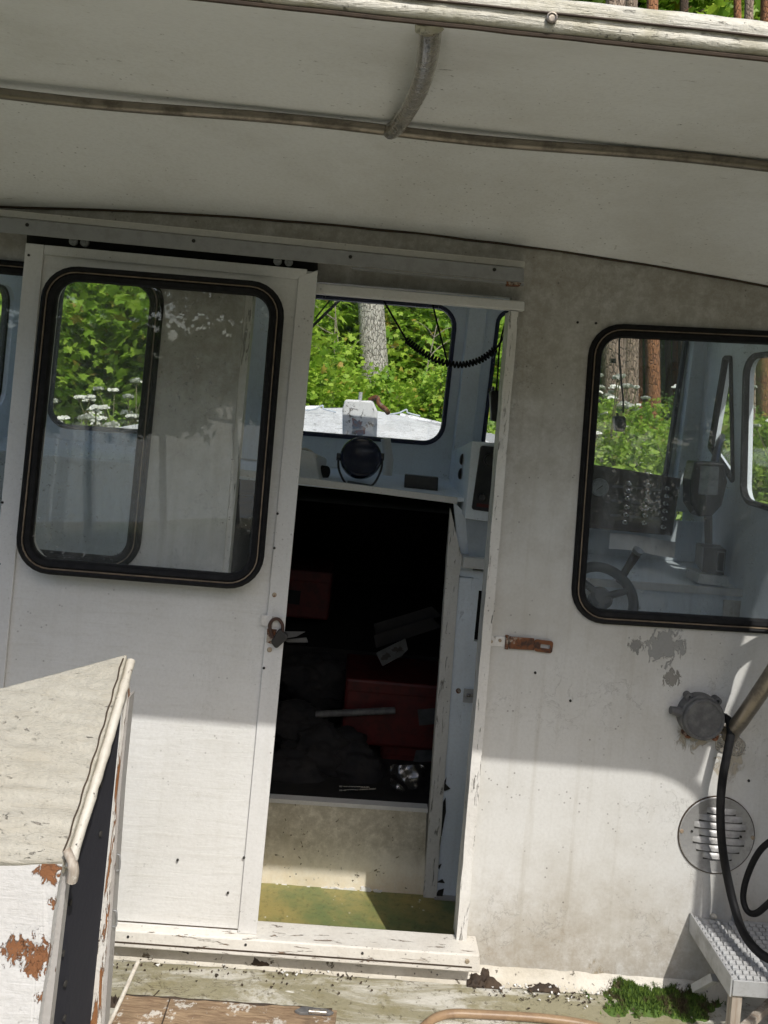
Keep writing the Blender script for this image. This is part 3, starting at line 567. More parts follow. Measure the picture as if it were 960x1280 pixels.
# grab rail
gr = thing('grab_rail', 'tarnished steel tube rail rising from an oval flange on the wall', 'rail', at(911, 925, 0))
fl = [at(911 + 13*math.cos(t)*1.0 + 9*math.cos(t), 922 + 25*math.sin(t), -0.004) for t in (2*math.pi*k/24 for k in range(24))]
fl = [at(912 + (22*math.cos(t))*math.cos(-0.9) - (17*math.sin(t))*math.sin(-0.9), 922 + (22*math.cos(t))*math.sin(-0.9)*-1*0 + 17*math.sin(t) , -0.004) for t in (2*math.pi*k/24 for k in range(24))]
fl = rounded(pp([(897,912),(908,903),(934,931),(926,946),(916,945),(894,938)], -0.004), 0.012, 4)
part('flange', MB().prism(fl, (0, 0.0037, 0)), MAT['bright'], gr, bevel=0.001)
rt = spline([at(911,921,0.0), at(917,912,-.03), at(929,896,-.07), at(953,861,-.125), at(1000,790,-.19), at(1060,705,-.24), V((XC+0.02,-0.26,-0.12))], 7)
part('rail_tube', MB().tube(rt, 0.0175, 16), MAT['steel'], gr, smooth=60)
for x, y in ((900,931),(902,920),(905,909),(922,939)): screw(gr, x, y, -0.0042, 0.0045, 'bright', 'bolt')

# louvred vent
vc = thing('vent_cover', 'round bare aluminium vent cover with pressed louvres low on the wall', 'vent', at(895, 1043, 0))
c = at(895, 1043, 0); Rv = 0.0925
part('vent_disc', MB().lathe(c, (0,-1,0), [(Rv,-0.001),(Rv,0.003),(Rv-0.003,0.0045),(Rv-0.006,0.003),(0,0.0045)], 48), MAT['ventm'], vc, smooth=40)
part('vent_rim', MB().lathe(c, (0,-1,0), [(Rv-0.001,0),(Rv+0.0010,0),(Rv+0.0010,0.0030),(Rv-0.001,0.0035)], 48), MAT['seam'], vc)
for i, (z, hw) in enumerate(((0.055,0.036),(0.037,0.054),(0.019,0.064),(0.001,0.050),(-0.017,0.064),(-0.035,0.054),(-0.053,0.036))):
    m = MB(); hh = 0.012
    m.grid(lambda u, v: c + V(((u*2-1)*hw + 0.006, -0.004 - 0.0062*math.sin(math.pi*min(1, (1-abs(u*2-1))*2.2)*0.5)*(1-v)**0.7, z - hh*0.1 + hh*v)), 14, 4)
    m.grid(lambda u, v: c + V(((u*2-1)*hw + 0.006, -0.0035 - 0.0062*math.sin(math.pi*min(1, (1-abs(u*2-1))*2.2)*0.5)*v*0.85, z - hh*0.1)), 14, 1)
    part('louvre', m, MAT['ventm'], vc, smooth=60)
    part('louvre_slot', MB().box((c.x+0.006-hw*0.97, -0.0056, c.z+z-hh*0.1-0.0036), (c.x+0.006+hw*0.97, -0.0045, c.z+z-hh*0.1-0.0004)), MAT['hole'], vc)
for x, y in ((852,1039),(941,1047)): screw(vc, x, y, -0.004, 0.005, 'screw', 'rivet')
for x, y in ((865,1039),(926,1046)): screw(vc, x, y, -0.0045, 0.0028, 'hole')

# ------------------------------------------------------------------ boarding step
zs = at(867, 1145, 0).z; x0 = at(864, 1143, 0).x; yf = -0.215
sp = thing('boarding_step', 'grey perforated metal step with serrated tread on white legs', 'step', V((x0+0.17, yf/2, DZ)))
part('tread_plate', MB().box((x0, yf, zs-0.004), (x0+0.36, -0.004, zs)), MAT['galv'], sp)
part('side_flange', MB().box((x0-0.005, yf-0.002, zs-0.034), (x0-0.0005, -0.003, zs+0.010)), MAT['galv'], sp, bevel=0.0015)
part('front_flange', MB().box((x0+0.0002, yf-0.004, zs-0.030), (x0+0.36, yf-0.0005, zs+0.004)), MAT['galv'], sp, bevel=0.0015)
part('divider', MB().box((x0+0.098, yf, zs+0.0002), (x0+0.104, -0.004, zs+0.012)), MAT['galv'], sp)
m0 = None; nr = 13
def rib():
    m = MB(); k = 5; ww = 0.078
    for i in range(k):
        xa = x0+0.016 + ww*i/k; m.hexa([(xa, yf+0.013, zs+0.0003), (xa+ww/k*0.86, yf+0.013, zs+0.0003), (xa+ww/k*0.86, yf+0.002, zs+0.0003), (xa, yf+0.002, zs+0.0003)],
               [(xa+0.002, yf+0.009, zs+0.0075), (xa+ww/k*0.8, yf+0.009, zs+0.0075), (xa+ww/k*0.86, yf+0.003, zs+0.0045), (xa, yf+0.003, zs+0.0045)])
    return m
for col, dx in ((0, 0), (1, 0.098), (2, 0.19)):
    for i in range(nr):
        if m0 is None: m0 = part('tread_rib', rib(), MAT['galv'], sp); continue
        dup(m0, sp, (dx, i*0.0152, 0))
t0 = None
for i in range(14):
    if t0 is None: t0 = part('edge_tooth', MB().hexa([(x0+0.001, yf+0.004, zs+0.0003), (x0+0.013, yf+0.004, zs+0.0003), (x0+0.013, yf+0.013, zs+0.0003), (x0+0.001, yf+0.013, zs+0.0003)],
                   [(x0+0.002, yf+0.006, zs+0.009), (x0+0.010, yf+0.006, zs+0.007), (x0+0.010, yf+0.010, zs+0.007), (x0+0.002, yf+0.010, zs+0.009)]), MAT['galv'], sp)
    else: dup(t0, sp, (0, i*0.0148, 0))
for x, y in ((902,1223),(949,1228)):
    pass
lx = at(919, 1250, yf+0.012).x
part('leg', MB().box((lx-0.011, yf+0.004, DZ-0.06), (lx+0.011, yf+0.024, zs-0.030)), MAT['wornwood'], sp, bevel=0.001)
part('brace', MB().tube([at(868,1236,-0.05), at(893,1222,-0.10)], 0.011, 4), MAT['galv'], sp)
part('brace', MB().tube([at(925,1290,-0.20), at(975,1243,-0.09)], 0.010, 4), MAT['wornwood'], sp)
part('leg', MB().box((x0+0.32, yf+0.004, DZ-0.06), (x0+0.342, yf+0.024, zs-0.030)), MAT['wornwood'], sp, bevel=0.001)
pb = part('pebble_knob', MB().lathe(at(892,1146,-0.012), (0,0,1), [(0,-0.004),(0.006,-0.002),(0.007,0.003),(0.004,0.006),(0,0.007)], 10), MAT['stick'], sp, smooth=60)

# ------------------------------------------------------------------ deck and hull
YA = -2.7
dk = MB().grid(lambda u, v: V((-1.25 + 2.5*u, YA*v, DZ + 0.003*mnoise.noise(V((u*14, v*14, 2))) + 0.0012*mnoise.noise(V((u*60, v*60, 2))))), 120, 110)
tag(part('deck', dk, MAT['deck'], None, (0, -0.4, DZ), smooth=60), 'weathered cream boat deck stained by olive mould in front of the door', 'deck', kind='structure')
hull = MB()
st_y = [(-2.72, 1.26, 0.95), (-1.5, 1.30, 1.0), (0, 1.29, 1.0), (1.0, 1.24, 1.02), (2.0, 1.0, 1.05), (2.9, 0.55, 1.06), (3.35, 0.12, 1.07)]
def hz(y): return DZ - 0.012 if y < 0.98 else DZ + 0.002 + (y-0.98)*0.0
rings = []
for y, wd, dp in st_y:
    top = DZ - 0.012 if y <= 1.0 else -0.20 + (y-1.0)*0.05
    prof = [(-wd, top), (-wd*1.0, DZ-0.1), (-wd*0.92, DZ-0.5), (-wd*0.55, DZ-0.85), (0, DZ-1.0), (wd*0.55, DZ-0.85), (wd*0.92, DZ-0.5), (wd*1.0, DZ-0.1), (wd, top)]
    rings.append([hull.bm.verts.new((x-0.05, y, z)) for x, z in prof])
for a, b in zip(rings, rings[1:]):
    for i in range(8): hull.bm.faces.new((a[i], a[i+1], b[i+1], b[i]))
hull.bm.faces.new(rings[0])
tag(part('boat_hull', hull, MAT['hull'], None, (-0.05, 0.3, DZ-1.0), smooth=40), 'white hull of the hauled-out motor boat below the deck', 'boat hull')

# ------------------------------------------------------------------ locker in front of the door (left)
YN, YR = -0.756, -0.53
lk = thing('deck_locker', 'white weathered locker with sloping lid, stripped wood edge and open dark side', 'locker', V((at(60,1080,YN).x-0.12, -0.64, DZ)))
tl = pp([(-75,868),(150,821),(161,817),(162,821)], YR)
a = pp([(-330,948.5),(159,817)], YR); b = pp([(80,1076),(-330,1086)], YN)
dn = V((0.0, 0.012, -0.026))
lid = MB(); A0, A1 = a; B1, B0 = b
def lidp(u, v, dz):
    p = (A0*(1-u) + A1*u)*(1-v) + (B0*(1-u) + B1*u)*v
    return p + V((0, 0, 0.010*math.sin(math.pi*v)*(0.3+0.7*u))) + dn*dz + V((0.004*math.sin(math.pi*v)*u, 0, 0))
lid.grid(lambda u, v: lidp(u, v, 0), 16, 16); lid.grid(lambda u, v: lidp(u, v, 1), 16, 16)
bmesh.ops.bridge_loops(lid.bm, edges=[e for e in lid.bm.edges if e.is_boundary])
ld = part('lid', lid, MAT['lid'], lk, bevel=0.003, smooth=50)
# rolled edge along the lid's right side and the hose stub at its lower end
edge = [lidp(1.0, t, 0.55) + V((0.006, 0, 0.001*math.sin(t*40))) for t in np.linspace(0.0, 1.0, 26)]
part('rolled_edge', MB().tube(edge, [0.0074 + 0.0025*mnoise.noise(V((i*0.9, 0, 0))) for i in range(26)], 10, 1.0), MAT['rolled'], ld, smooth=60)
part('edge_crack', MB().tube([lidp(0.992, t, -0.04) + V((0.001*math.sin(t*50), 0, 0.0006)) for t in np.linspace(0.03, 0.97, 30)], 0.0014, 5), MAT['seam'], ld)
hs_ = spline([at(83,1062,YN-.006), at(90,1078,YN-.012), at(92,1090,YN-.012), at(90,1101,YN-.010)], 5)
part('hose_stub', MB().tube(hs_, [0.006]*6 + [0.0075]*(len(hs_)-6), 10), MAT['wornwood'], lk, smooth=60)
zb = DZ + 0.002
fr = pp([(-330,1089),(79,1077),(72,1110),(46,1290)], YN+0.003)
fr = [fr[0], fr[1], fr[2], fr[3], V((fr[3].x - 0.012, YN+0.003, zb)), V((fr[0].x, YN+0.003, zb))]
ru = ((0.33,0.145,0.06), (0.13,0.05,0.022)); lp2 = lambda x, y: tuple(at(x, y, YN) - ORG[lk])
MAT['boxface'] = paint('box_front_paint', (0.64,0.635,0.625), (0.46,0.43,0.38), 0.3, 0.3, 0.0, peel=0.12, peel_col=(0.4,0.28,0.2), grain=(1,1,1), bump=0.003, crack=0.4, hgrain=0.25,
    spots=[(lp2(47,1195), 0.023, *ru, 0.12), (lp2(44,1215), 0.014, *ru, 0.12), (lp2(17,1190), 0.020, *ru, 0.2), (lp2(60,1090), 0.018, *ru, 0.15), (lp2(50,1250), 0.008, *ru, 0.2), (lp2(66,1130), 0.008, *ru, 0.2)])
part('front_panel', MB().prism(fr, (0, 0.018, 0)).jitter(0.0015, 25, 4, 0.05), MAT['boxface'], lk)
fx = at(60, 1180, YN).x
part('corner_post', MB().prism([V((fr[1].x-0.012, YN+0.0215, fr[1].z-0.016)), V((fr[1].x+0.002, YN+0.0215, fr[1].z-0.016)), V((fr[3].x+0.002, YN+0.0215, zb)), V((fr[3].x-0.03, YN+0.0215, zb))], (0, 0.018, 0)), MAT['postgrey'], lk)
sx = at(72, 1150, YN).x - 0.018
# dark inner side, set back behind the posts, with screw heads
ft, fb = at(153.5,872,YR-0.004), at(112,1290,YR-0.004); fb = fb + (fb-ft)*((zb-fb.z)/(fb.z-ft.z)); print('SIDE', fr[1], fr[3], ft, fb)
side_poly = [V((fr[1].x-0.010, YN+0.04, fr[1].z-0.012)), ft, fb, V((fr[3].x-0.020, YN+0.04, zb))]
part('side_panel', MB().hexa(side_poly, [p - V((0.015, 0, 0)) for p in side_poly]), MAT['navyside'], lk)
for k, (yy, zz) in enumerate(((-0.70,-0.72),(-0.68,-0.80),(-0.69,-0.87),(-0.67,-0.93),(-0.66,-0.99),(-0.60,-0.66),(-0.58,-0.75),(-0.63,-0.60))):
    part('screw', MB().lathe(V((fr[1].x-0.010 + (ft.x-fr[1].x+0.010)*(yy-YN-0.04)/0.186 + 0.0005, yy, zz)), (1,0,0), [(0.0045,-0.001),(0.0045,0.002),(0,0.0012)], 10), MAT['hole'], lk)
pt = pp([(157,850),(159,872),(147,985),(125,1290),(111,1290),(139,1040),(151,905)], YR)
part('rear_post', MB().prism(pt, (0, 0.02, 0)).jitter(0.0018, 28, 4, 0.04), MAT['post'], lk)
part('post_cheek', MB().prism(pp([(159.5,872),(162,872),(151,985),(130,1290),(125.5,1290),(147.5,985)], YR+0.004), (0, 0.03, 0)), MAT['postgrey'], lk)
bk = pp([(-330,968),(155,835),(100,1290),(-330,1290)], YR+0.021); bk[2].z = bk[3].z = zb
part('end_panel', MB().hexa([V((fr[0].x+0.004, YN+0.022, fr[0].z-0.02)), V((bk[0].x+0.004, YR+0.019, bk[0].z-0.01)), V((bk[0].x+0.004, YR+0.019, zb)), V((fr[0].x+0.004, YN+0.022, zb))], [V((fr[0].x+0.018, YN+0.022, fr[0].z-0.02)), V((bk[0].x+0.018, YR+0.019, bk[0].z-0.01)), V((bk[0].x+0.018, YR+0.019, zb)), V((fr[0].x+0.018, YN+0.022, zb))]), MAT['door'], lk)
part('back_panel', MB().prism(bk, (0, 0.012, 0)), MAT['door'], lk)
for x, y in ((145,1078),(141,1148)):
    p = lambda a, b, d=0.012: at(x+a, y+b, YR+d)
    part('wire_hook', MB().tube(spline([p(-3,-9), p(2,-10), p(5,-7), p(4.5,8), p(1,10), p(-4,9)], 5), 0.0015, 6), MAT['alu'], lk, smooth=60)


# ------------------------------------------------------------------ odds and ends on the deck
def on_deck(px, py, up=0.0):
    d = MI @ V(((px-CX)/F, 1.0, (CY-py)/F)); t = (DZ + up - CB.z)/d.z; return CB + d*t
pw = on_deck(290, 1263)
pk = thing('deck_plank', 'bleached splintered plank lying along the deck at the bottom of the photo', 'plank', V((pw.x, pw.y-0.06, DZ)))
pm = MB().box((at(152,1262,pw.y).x-0.0, pw.y-0.13, DZ+0.001), (at(420,1266,pw.y).x, pw.y, DZ+0.017)).jitter(0.0040, 30, 6, 0.015)
part('board', pm, MAT['plank'], pk)
part('board_edge', MB().tube([V((x, pw.y+0.002, DZ+0.013+0.003*mnoise.noise(V((x*25,0,0))))) for x in np.linspace(at(152,1262,pw.y).x, at(415,1266,pw.y).x, 50)], 0.0042, 6), MAT['leaf_dry'], pk)
for xx in (205,):
    p = on_deck(xx, 1272, 0.017); part('split', MB().box((p.x-0.001, pw.y-0.09, DZ+0.016), (p.x+0.0015, pw.y-0.002, DZ+0.0195)), MAT['seam'], pk)
p0, p1 = on_deck(172, 1203, 0.05), on_deck(132, 1290, 0.02)
tag(part('thin_rod', MB().tube([p0, (p0+p1)/2 + V((0.002,0,0.003)), p1], [0.005,0.0047,0.0044], 8), MAT['stick'], None, p1, smooth=60), 'thin white rod leaning across the deck beside the locker', 'rod')
tb = thing('deck_fitting', 'small bright metal fastener on the deck near the plank end', 'fitting', on_deck(392, 1266))
part('fitting_base', MB().prism([on_deck(x, y, 0.019) for x, y in ((368,1266),(378,1261),(408,1264),(417,1268),(412,1270),(375,1269))], (0,0,0.006)), MAT['grey'], tb, bevel=0.001)
part('barrel', MB().tube([on_deck(386,1264,0.026), on_deck(408,1265.5,0.026)], 0.0045, 10), MAT['bright'], tb, smooth=50)
hz_ = spline([on_deck(x, y, 0.009) for x, y in ((512,1300),(530,1283),(545,1272),(566,1267),(600,1268),(640,1270),(690,1274),(740,1282),(790,1297))], 8)
tag(part('hose', MB().tube(hz_, 0.0088, 12), MAT['hose'], None, on_deck(600,1268), smooth=60), 'tan rubber hose curving over the deck at the bottom edge', 'hose')
def crumple(c, rx, ry, rz, seed):
    m = MB(); q = random.Random(seed)
    g = lambda u, v: V(c) + V(((u-0.5)*2*rx, (v-0.5)*2*ry, rz*(0.5+1.1*mnoise.noise(V((u*3.1+seed, v*3.3, 0)))+0.9*mnoise.noise(V((u*9+seed, v*8, 2)))) * max(0.0, 1-(2*abs(u-0.5))**3) * max(0.0, 1-(2*abs(v-0.5))**3)))
    m.grid(g, 24, 16); m.grid(lambda u, v: g(u, v) - V((0,0,0.0015)), 24, 16)
    bmesh.ops.bridge_loops(m.bm, edges=[e for e in m.bm.edges if e.is_boundary]); return m
def debris(name, px, py, rx, ry, rz, seed, label, cat, mat='leaf_dry'):
    c = on_deck(px, py); return tag(part(name, crumple(c + V((0,0,0.004)), rx, ry, rz, seed), MAT[mat], None, c, smooth=70), label, cat)
debris('dry_leaf', 604, 1228, 0.042, 0.022, 0.022, 3, 'dark crumpled dead leaf at the right end of the door sill', 'leaf')
debris('dry_leaf', 679, 1237, 0.038, 0.012, 0.010, 5, 'flat dark leaf litter between the sill end and the moss', 'leaf')
debris('dry_leaf', 143, 1256, 0.018, 0.012, 0.014, 6, 'small curled brown leaf beside the white rod', 'leaf')
debris('dirt_clump', 222, 1196, 0.050, 0.014, 0.020, 8, 'clump of dark dirt and moss under the sill near the rod', 'dirt')
debris('dirt_clump', 322, 1206, 0.035, 0.010, 0.012, 9, 'smaller clump of dirt under the middle of the sill', 'dirt')
tag(part('twig', MB().tube(spline([on_deck(x, y, 0.004) for x, y in ((150,1258),(170,1256),(188,1248),(199,1238))], 5), 0.0013, 5), MAT['leaf_dry'], None, on_deck(170,1254)), 'thin brown twig on the deck right of the white rod', 'twig')
lit = MB(); q = random.Random(21)
for i in range(190):
    px = q.choice([q.uniform(140, 470), q.uniform(590, 800)]); p = on_deck(px, 1197 + (px-150)*0.077 + abs(q.gauss(0, 11)), 0.003); r = q.uniform(0.0008, 0.0042)
    t = q.uniform(0, 6.28); lit.prism([p + V((r*math.cos(t+k)*q.uniform(.5,1), r*math.sin(t+k)*q.uniform(.5,1), q.uniform(0, .003))) for k in (0, 1.6, 3.1, 4.6)], (0, 0, 0.0018))
tag(part('leaf_litter', lit, MAT['leaf_dry'], None, on_deck(300,1210)), 'scattered dark crumbs of leaf and dirt along the wall foot', 'litter', kind='stuff')
pf = MB()
for i in range(90):
    px = q.choice([q.uniform(140, 420), q.uniform(600, 780)]); p = on_deck(px, 1190 + (px-150)*0.077 + abs(q.gauss(0, 9)), 0.004); r = q.uniform(0.0015, 0.006)
    t = q.uniform(0, 6.28); pf.prism([p + V((r*math.cos(t+k)*q.uniform(.5,1), r*math.sin(t+k)*q.uniform(.5,1)*.7, q.uniform(0, .004))) for k in (0, 1.6, 3.1, 4.6)], (0, 0, 0.0014))
tag(part('paint_flakes', pf, MAT['white'], None, on_deck(300,1205)), 'loose white paint flakes along the wall foot', 'paint flakes', kind='stuff')
# moss cushion: a lumpy base covered by tiny blades
mo = MB(); C0 = on_deck(815, 1246); mpts = []
def moss_h(x, y):
    u = (x-C0.x)/0.155; v = (y-C0.y)/0.08; d = 1 - u*u - v*v + 0.75*mnoise.noise(V((x*17, y*17, 0))) + 0.3*mnoise.noise(V((x*50, y*50, 0)))
    return 0.023*max(0, d)**0.7*(0.75+0.5*mnoise.noise(V((x*30, y*30, 8)))) + 0.007*mnoise.noise(V((x*70, y*70, 4)))
mo.grid(lambda u, v: V((C0.x-0.16+0.32*u, C0.y-0.09+0.18*v, DZ-0.004+moss_h(C0.x-0.16+0.32*u, C0.y-0.09+0.18*v))), 40, 26)
for i in range(9000):
    x = C0.x + q.gauss(0, 0.075); y = min(-0.004, C0.y + q.gauss(0, 0.038)); h = moss_h(x, y)
    if h < 0.004: continue
    L = q.uniform(0.004, 0.012); t = q.uniform(0, 6.28); w_ = 0.0016; b0 = V((x, y, DZ-0.004+h)); dx = V((math.cos(t), math.sin(t), 0))
    mo.face([b0 - dx*w_, b0 + dx*w_, b0 + V((q.gauss(0,.003), q.gauss(0,.003), L))])
def mossmat():
    n = N('moss'); r = n.new('NewGeometry').outputs['Random Per Island']
    c = n.mix(r, (0.030,0.075,0.010), (0.14,0.22,0.025)); c = n.mix(n.step(n.noise(24, 6, 0.7), 0.5, 0.62), c, (0.075,0.055,0.025))
    return n.done(n.bsdf(c, 0.8))
tag(part('moss', mo, mossmat(), None, C0), 'bright green moss cushion at the wall foot beside the step', 'moss', kind='stuff')

# ------------------------------------------------------------------ cabin interior
YB, YW = 0.53, 0.95
ZFl = at(440, 1112, YB).z; ZSi = at(440, 1009, YB).z
XP, XS = -1.24, 1.15
fl_ = MB().grid(lambda u, v: V((XP + (XS-XP)*u, 0.032 + (YB-0.032)*v, ZFl + 0.002*mnoise.noise(V((u*30, v*20, 0))))), 40, 14)
tag(part('cabin_floor', fl_, MAT['floor'], None, (0, 0.3, ZFl)), 'worn green painted cabin floor with yellow stains and paint flakes', 'floor', kind='structure')
bh = thing('cabin_bulkhead', 'peeling white inner bulkhead framing the dark companionway inside the cabin', 'bulkhead', at(545, 1120, YB))
part('riser', MB().prism(pp([(225,994),(533,1013.5),(530,1121),(225,1101)], YB), (0, 0.02, 0)), MAT['riser'], bh)
for cx, cy, rx, ry, sd in ((408,1113,11,5,3),(430,1115,16,6,4),(455,1117,9,7,5),(472,1117,7,4,6),(382,1111,7,3,7),(350,1108,9,3,8)):
    part('paint_remnant', MB().prism(rag(cx, cy, rx, ry, YB-0.004, sd, 26, 0.55), (0, 0.003, 0)), MAT['white'], bh)
part('sill_cap', MB().prism(pp([(225,991),(535,1011),(535,1016),(225,996)], YB-0.006), (0, 0.03, 0)), MAT['stile'], bh)
part('post_board', MB().prism(pp([(563,636),(578,700),(574,720),(545,1128),(529,1126)], YB-0.012), (0, 0.03, 0)).jitter(0.0015, 30, 4, 0.05), MAT['trim'], bh)
part('side_board', MB().prism(pp([(567,627),(585,645),(592,722),(575,720)], YB+0.004), (0, 0.018, 0)), MAT['cabin'], bh)
part('lower_board', MB().prism(pp([(574.5,722),(590,723),(577,944),(556,943)], YB-0.004), (0, 0.018, 0)), MAT['cabin'], bh)
part('upper_board', MB().prism(pp([(590.5,723),(600,724),(592,805),(583.5,804)], YB-0.002), (0, 0.018, 0)), MAT['cabin'], bh)
part('starboard_panel', MB().prism(pp([(552,798.5),(870,822),(840,1145),(536,1121)], YB), (0, 0.018, 0)), MAT['cabin'], bh)
part('top_panel', MB().prism(pp([(572,712),(880,735),(870,760),(596,738),(592,722)], YB+0.001), (0, 0.018, 0)), MAT['cabin'], bh)
part('base_board', MB().prism(pp([(543,1123),(700,1134),(697,1176),(540,1166)], YB-0.02), (0, 0.03, 0)), MAT['postgrey'], bh)
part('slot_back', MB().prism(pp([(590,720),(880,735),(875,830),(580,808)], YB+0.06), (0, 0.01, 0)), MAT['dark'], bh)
for pts in ([(551,985),(558,972),(557,980),(563,986),(556,989)], [(552,1045),(553,1004),(557,997),(557.5,1015),(553,1036),(548,1044)], [(546,1070),(550,1060),(549,1072)], [(544,1120),(548,1113),(555,1111),(553,1121)], [(546,1103),(553,1099),(556,1104)], [(546,1083),(552,1080),(549,1087)]):
    part('bare_patch', MB().prism(pp(pts, YB-0.0065), (0, 0.0015, 0)), MAT['hole'], bh)
lt = part('latch', MB().prism(pp([(580,861),(594,862),(593,879),(578.5,878)], YB-0.009), (0, 0.004, 0)), MAT['galv'], bh, bevel=0.001)
part('latch_bolt', MB().tube([at(583,869,YB-0.014), at(597,870,YB-0.014)], 0.005, 8), MAT['bright'], lt)
screw(bh, 573, 863.5, YB-0.006, 0.008, 'rusty')
part('port_panel', MB().prism([V((XP, YB, ZFl)), at(225,1101,YB), at(252,580,YB), V((XP, YB, at(252,590,YB).z))], (0, 0.02, 0)), MAT['cabin'], bh)

# shelf behind the companionway, up to the windscreen
sh = thing('cabin_shelf', 'white shelf below the windscreen above the dark companionway', 'shelf', at(470, 612, YB))
Zs0, Zs1 = at(470, 611, YB).z, at(470, 584, YW).z
part('shelf_top', MB().hexa([V((XP, YB-0.01, at(-60,556,YB).z)), at(571,622,YB-0.01), V((XS, YW, Zs1-0.03)), V((XP, YW, Zs1))], [V((XP, YB-0.01, at(-60,556,YB).z-0.012)), at(571,627,YB-0.01), V((XS, YW, Zs1-0.045)), V((XP, YW, Zs1-0.012))]), MAT['cabin'], sh)
part('shelf_edge', MB().prism(pp([(225,577),(572,622),(571.5,630),(225,585)], YB-0.02), (0, 0.012, 0)), MAT['stile'], sh, bevel=0.001)

# windscreen wall with three panes
wsn = thing('windscreen', 'three-pane boat windscreen in a white frame with peeling dark seals', 'windscreen', at(462, 580, YW))
cp = rounded(pp([(352,366),(572,384),(553,557),(331,539)], YW), 0.075)
stp = rounded(pp([(623,387),(862,406),(832,607),(601,566)], YW), 0.05)
ptp = rounded(pp([(77,341),(312,360),(292,549),(58,533)], YW), 0.075)
ZR = lambda x: ZJ(x) + 0.03
outw = [V((XP, YW, Zs1-0.02)), V((XS, YW, Zs1-0.06))] + [V((x, YW, ZR(x))) for x in np.linspace(XS, XP, 16)]
part('frame_panel', MB().sheet(outw, [cp, stp, ptp], 0.03), MAT['cabin'], wsn)
WS = [(0.004, -0.004), (-0.002, -0.009), (-0.010, -0.007), (-0.012, 0.01), (0.002, 0.016)]
for lp_ in (cp, stp, ptp):
    s_ = part('window_seal', MB().sweep(lp_, WS), MAT['navy_rubber'], wsn, smooth=50)
    part('pane', MB().prism([p + Y*0.008 for p in offset(lp_, -0.006)], (0, 0.004, 0)), MAT['clear'], s_)
part('pillar', MB().prism(pp([(588,372),(611,373),(585,603),(563,600)], YW-0.06), (0, 0.058, 0)), MAT['cabin'], wsn, bevel=0.003)
part('pillar', MB().prism(pp([(318,352),(344,354),(322,575),(296,573)], YW-0.06), (0, 0.058, 0)), MAT['cabin'], wsn, bevel=0.003)
part('corner_board', MB().prism(pp([(872,395),(889,397),(866,640),(842,637)], YW-0.05), (0, 0.048, 0)), MAT['cabin'], wsn, bevel=0.003)
part('lower_board', MB().prism(pp([(700,607),(850,620),(846,640),(700,628)], YW-0.03), (0, 0.028, 0)), MAT['cabin'], wsn)
part('header_bar', MB().prism(pp([(478,366),(536,371),(536,377),(478,373)], YW-0.03), (0, 0.02, 0)), MAT['black'], wsn)
# cabin sides with a window each
def side(name, label, x, th, holes):
    t = thing(name, label, 'wall', V((x, 0.5, DZ)))
    m = MB(); zt = ZR(x)
    def loop(pts): return [V((p[0], 0, p[1])) for p in pts]
    o_ = loop([(0.032, ZFl), (YW+0.03, ZFl), (YW+0.03, zt), (0.032, zt)])
    hl = [rounded(loop(h), r_, 6) for h, r_ in holes]
    m.sheet(o_, hl, th); rot = lambda bm: [setattr(v, 'co', V((x + v.co.y, v.co.x, v.co.z))) for v in bm.verts]
    rot(m.bm); part('side_panel', m, MAT['cabin'], t)
    for h in hl:
        s2 = MB().sweep(h, WS); rot(s2.bm); ss = part('window_seal', s2, MAT['rubber'], t, smooth=50)
        p2 = MB().prism([p + Y*0.008 for p in offset(h, -0.006)], (0, 0.004, 0)); rot(p2.bm); part('pane', p2, MAT['clear'], ss)
    return t
def yz(px, py, X):
    d = MI @ V(((px-CX)/F, 1.0, (CY-py)/F)); k = (X - CB.x)/d.x; p = CB + d*k; return (p.y, p.z)
q1, q2 = yz(934, 440, XS), yz(934, 620, XS)
s1 = [yz(915, 446, XS), yz(906, 446, XS), yz(887, 560, XS), yz(918, 606, XS)]
side('cabin_side_wall', 'starboard inner cabin side with a rubber-framed window beside the dash', XS, 0.03,
     [([(0.07, 0.25), (q1[0]+0.01, 0.25), (q2[0]+0.03, q2[1]-0.02), (0.07, q2[1]-0.03)], 0.06), (s1, 0.010)])
side('cabin_side_wall', 'port inner cabin side with a rubber-framed window', XP-0.03, 0.03, [([(0.07, 0.26), (0.82, 0.26), (0.82, -0.14), (0.07, -0.14)], 0.06)])

# forward cuddy: dark space under the shelf
cu = thing('forward_cuddy', 'black unlit forward cabin seen through the companionway', 'cabin', V((-0.4, 1.2, ZSi)))
cz = min(Zs0, at(470,627,YB).z) - 0.02
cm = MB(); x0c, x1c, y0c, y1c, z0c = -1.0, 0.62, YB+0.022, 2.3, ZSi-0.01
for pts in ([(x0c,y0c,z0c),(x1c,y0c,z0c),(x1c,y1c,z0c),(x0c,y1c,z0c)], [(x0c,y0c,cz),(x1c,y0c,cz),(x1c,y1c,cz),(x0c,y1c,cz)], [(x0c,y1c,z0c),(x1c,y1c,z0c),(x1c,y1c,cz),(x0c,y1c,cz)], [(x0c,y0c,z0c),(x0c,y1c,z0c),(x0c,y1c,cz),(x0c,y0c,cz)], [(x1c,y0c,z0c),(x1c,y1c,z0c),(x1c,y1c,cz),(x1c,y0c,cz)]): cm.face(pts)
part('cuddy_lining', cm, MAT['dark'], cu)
part('berth', MB().box((x0c+0.01, 1.15, ZSi), (0.6, y1c-0.01, ZSi+0.28)), MAT['dark'], cu)
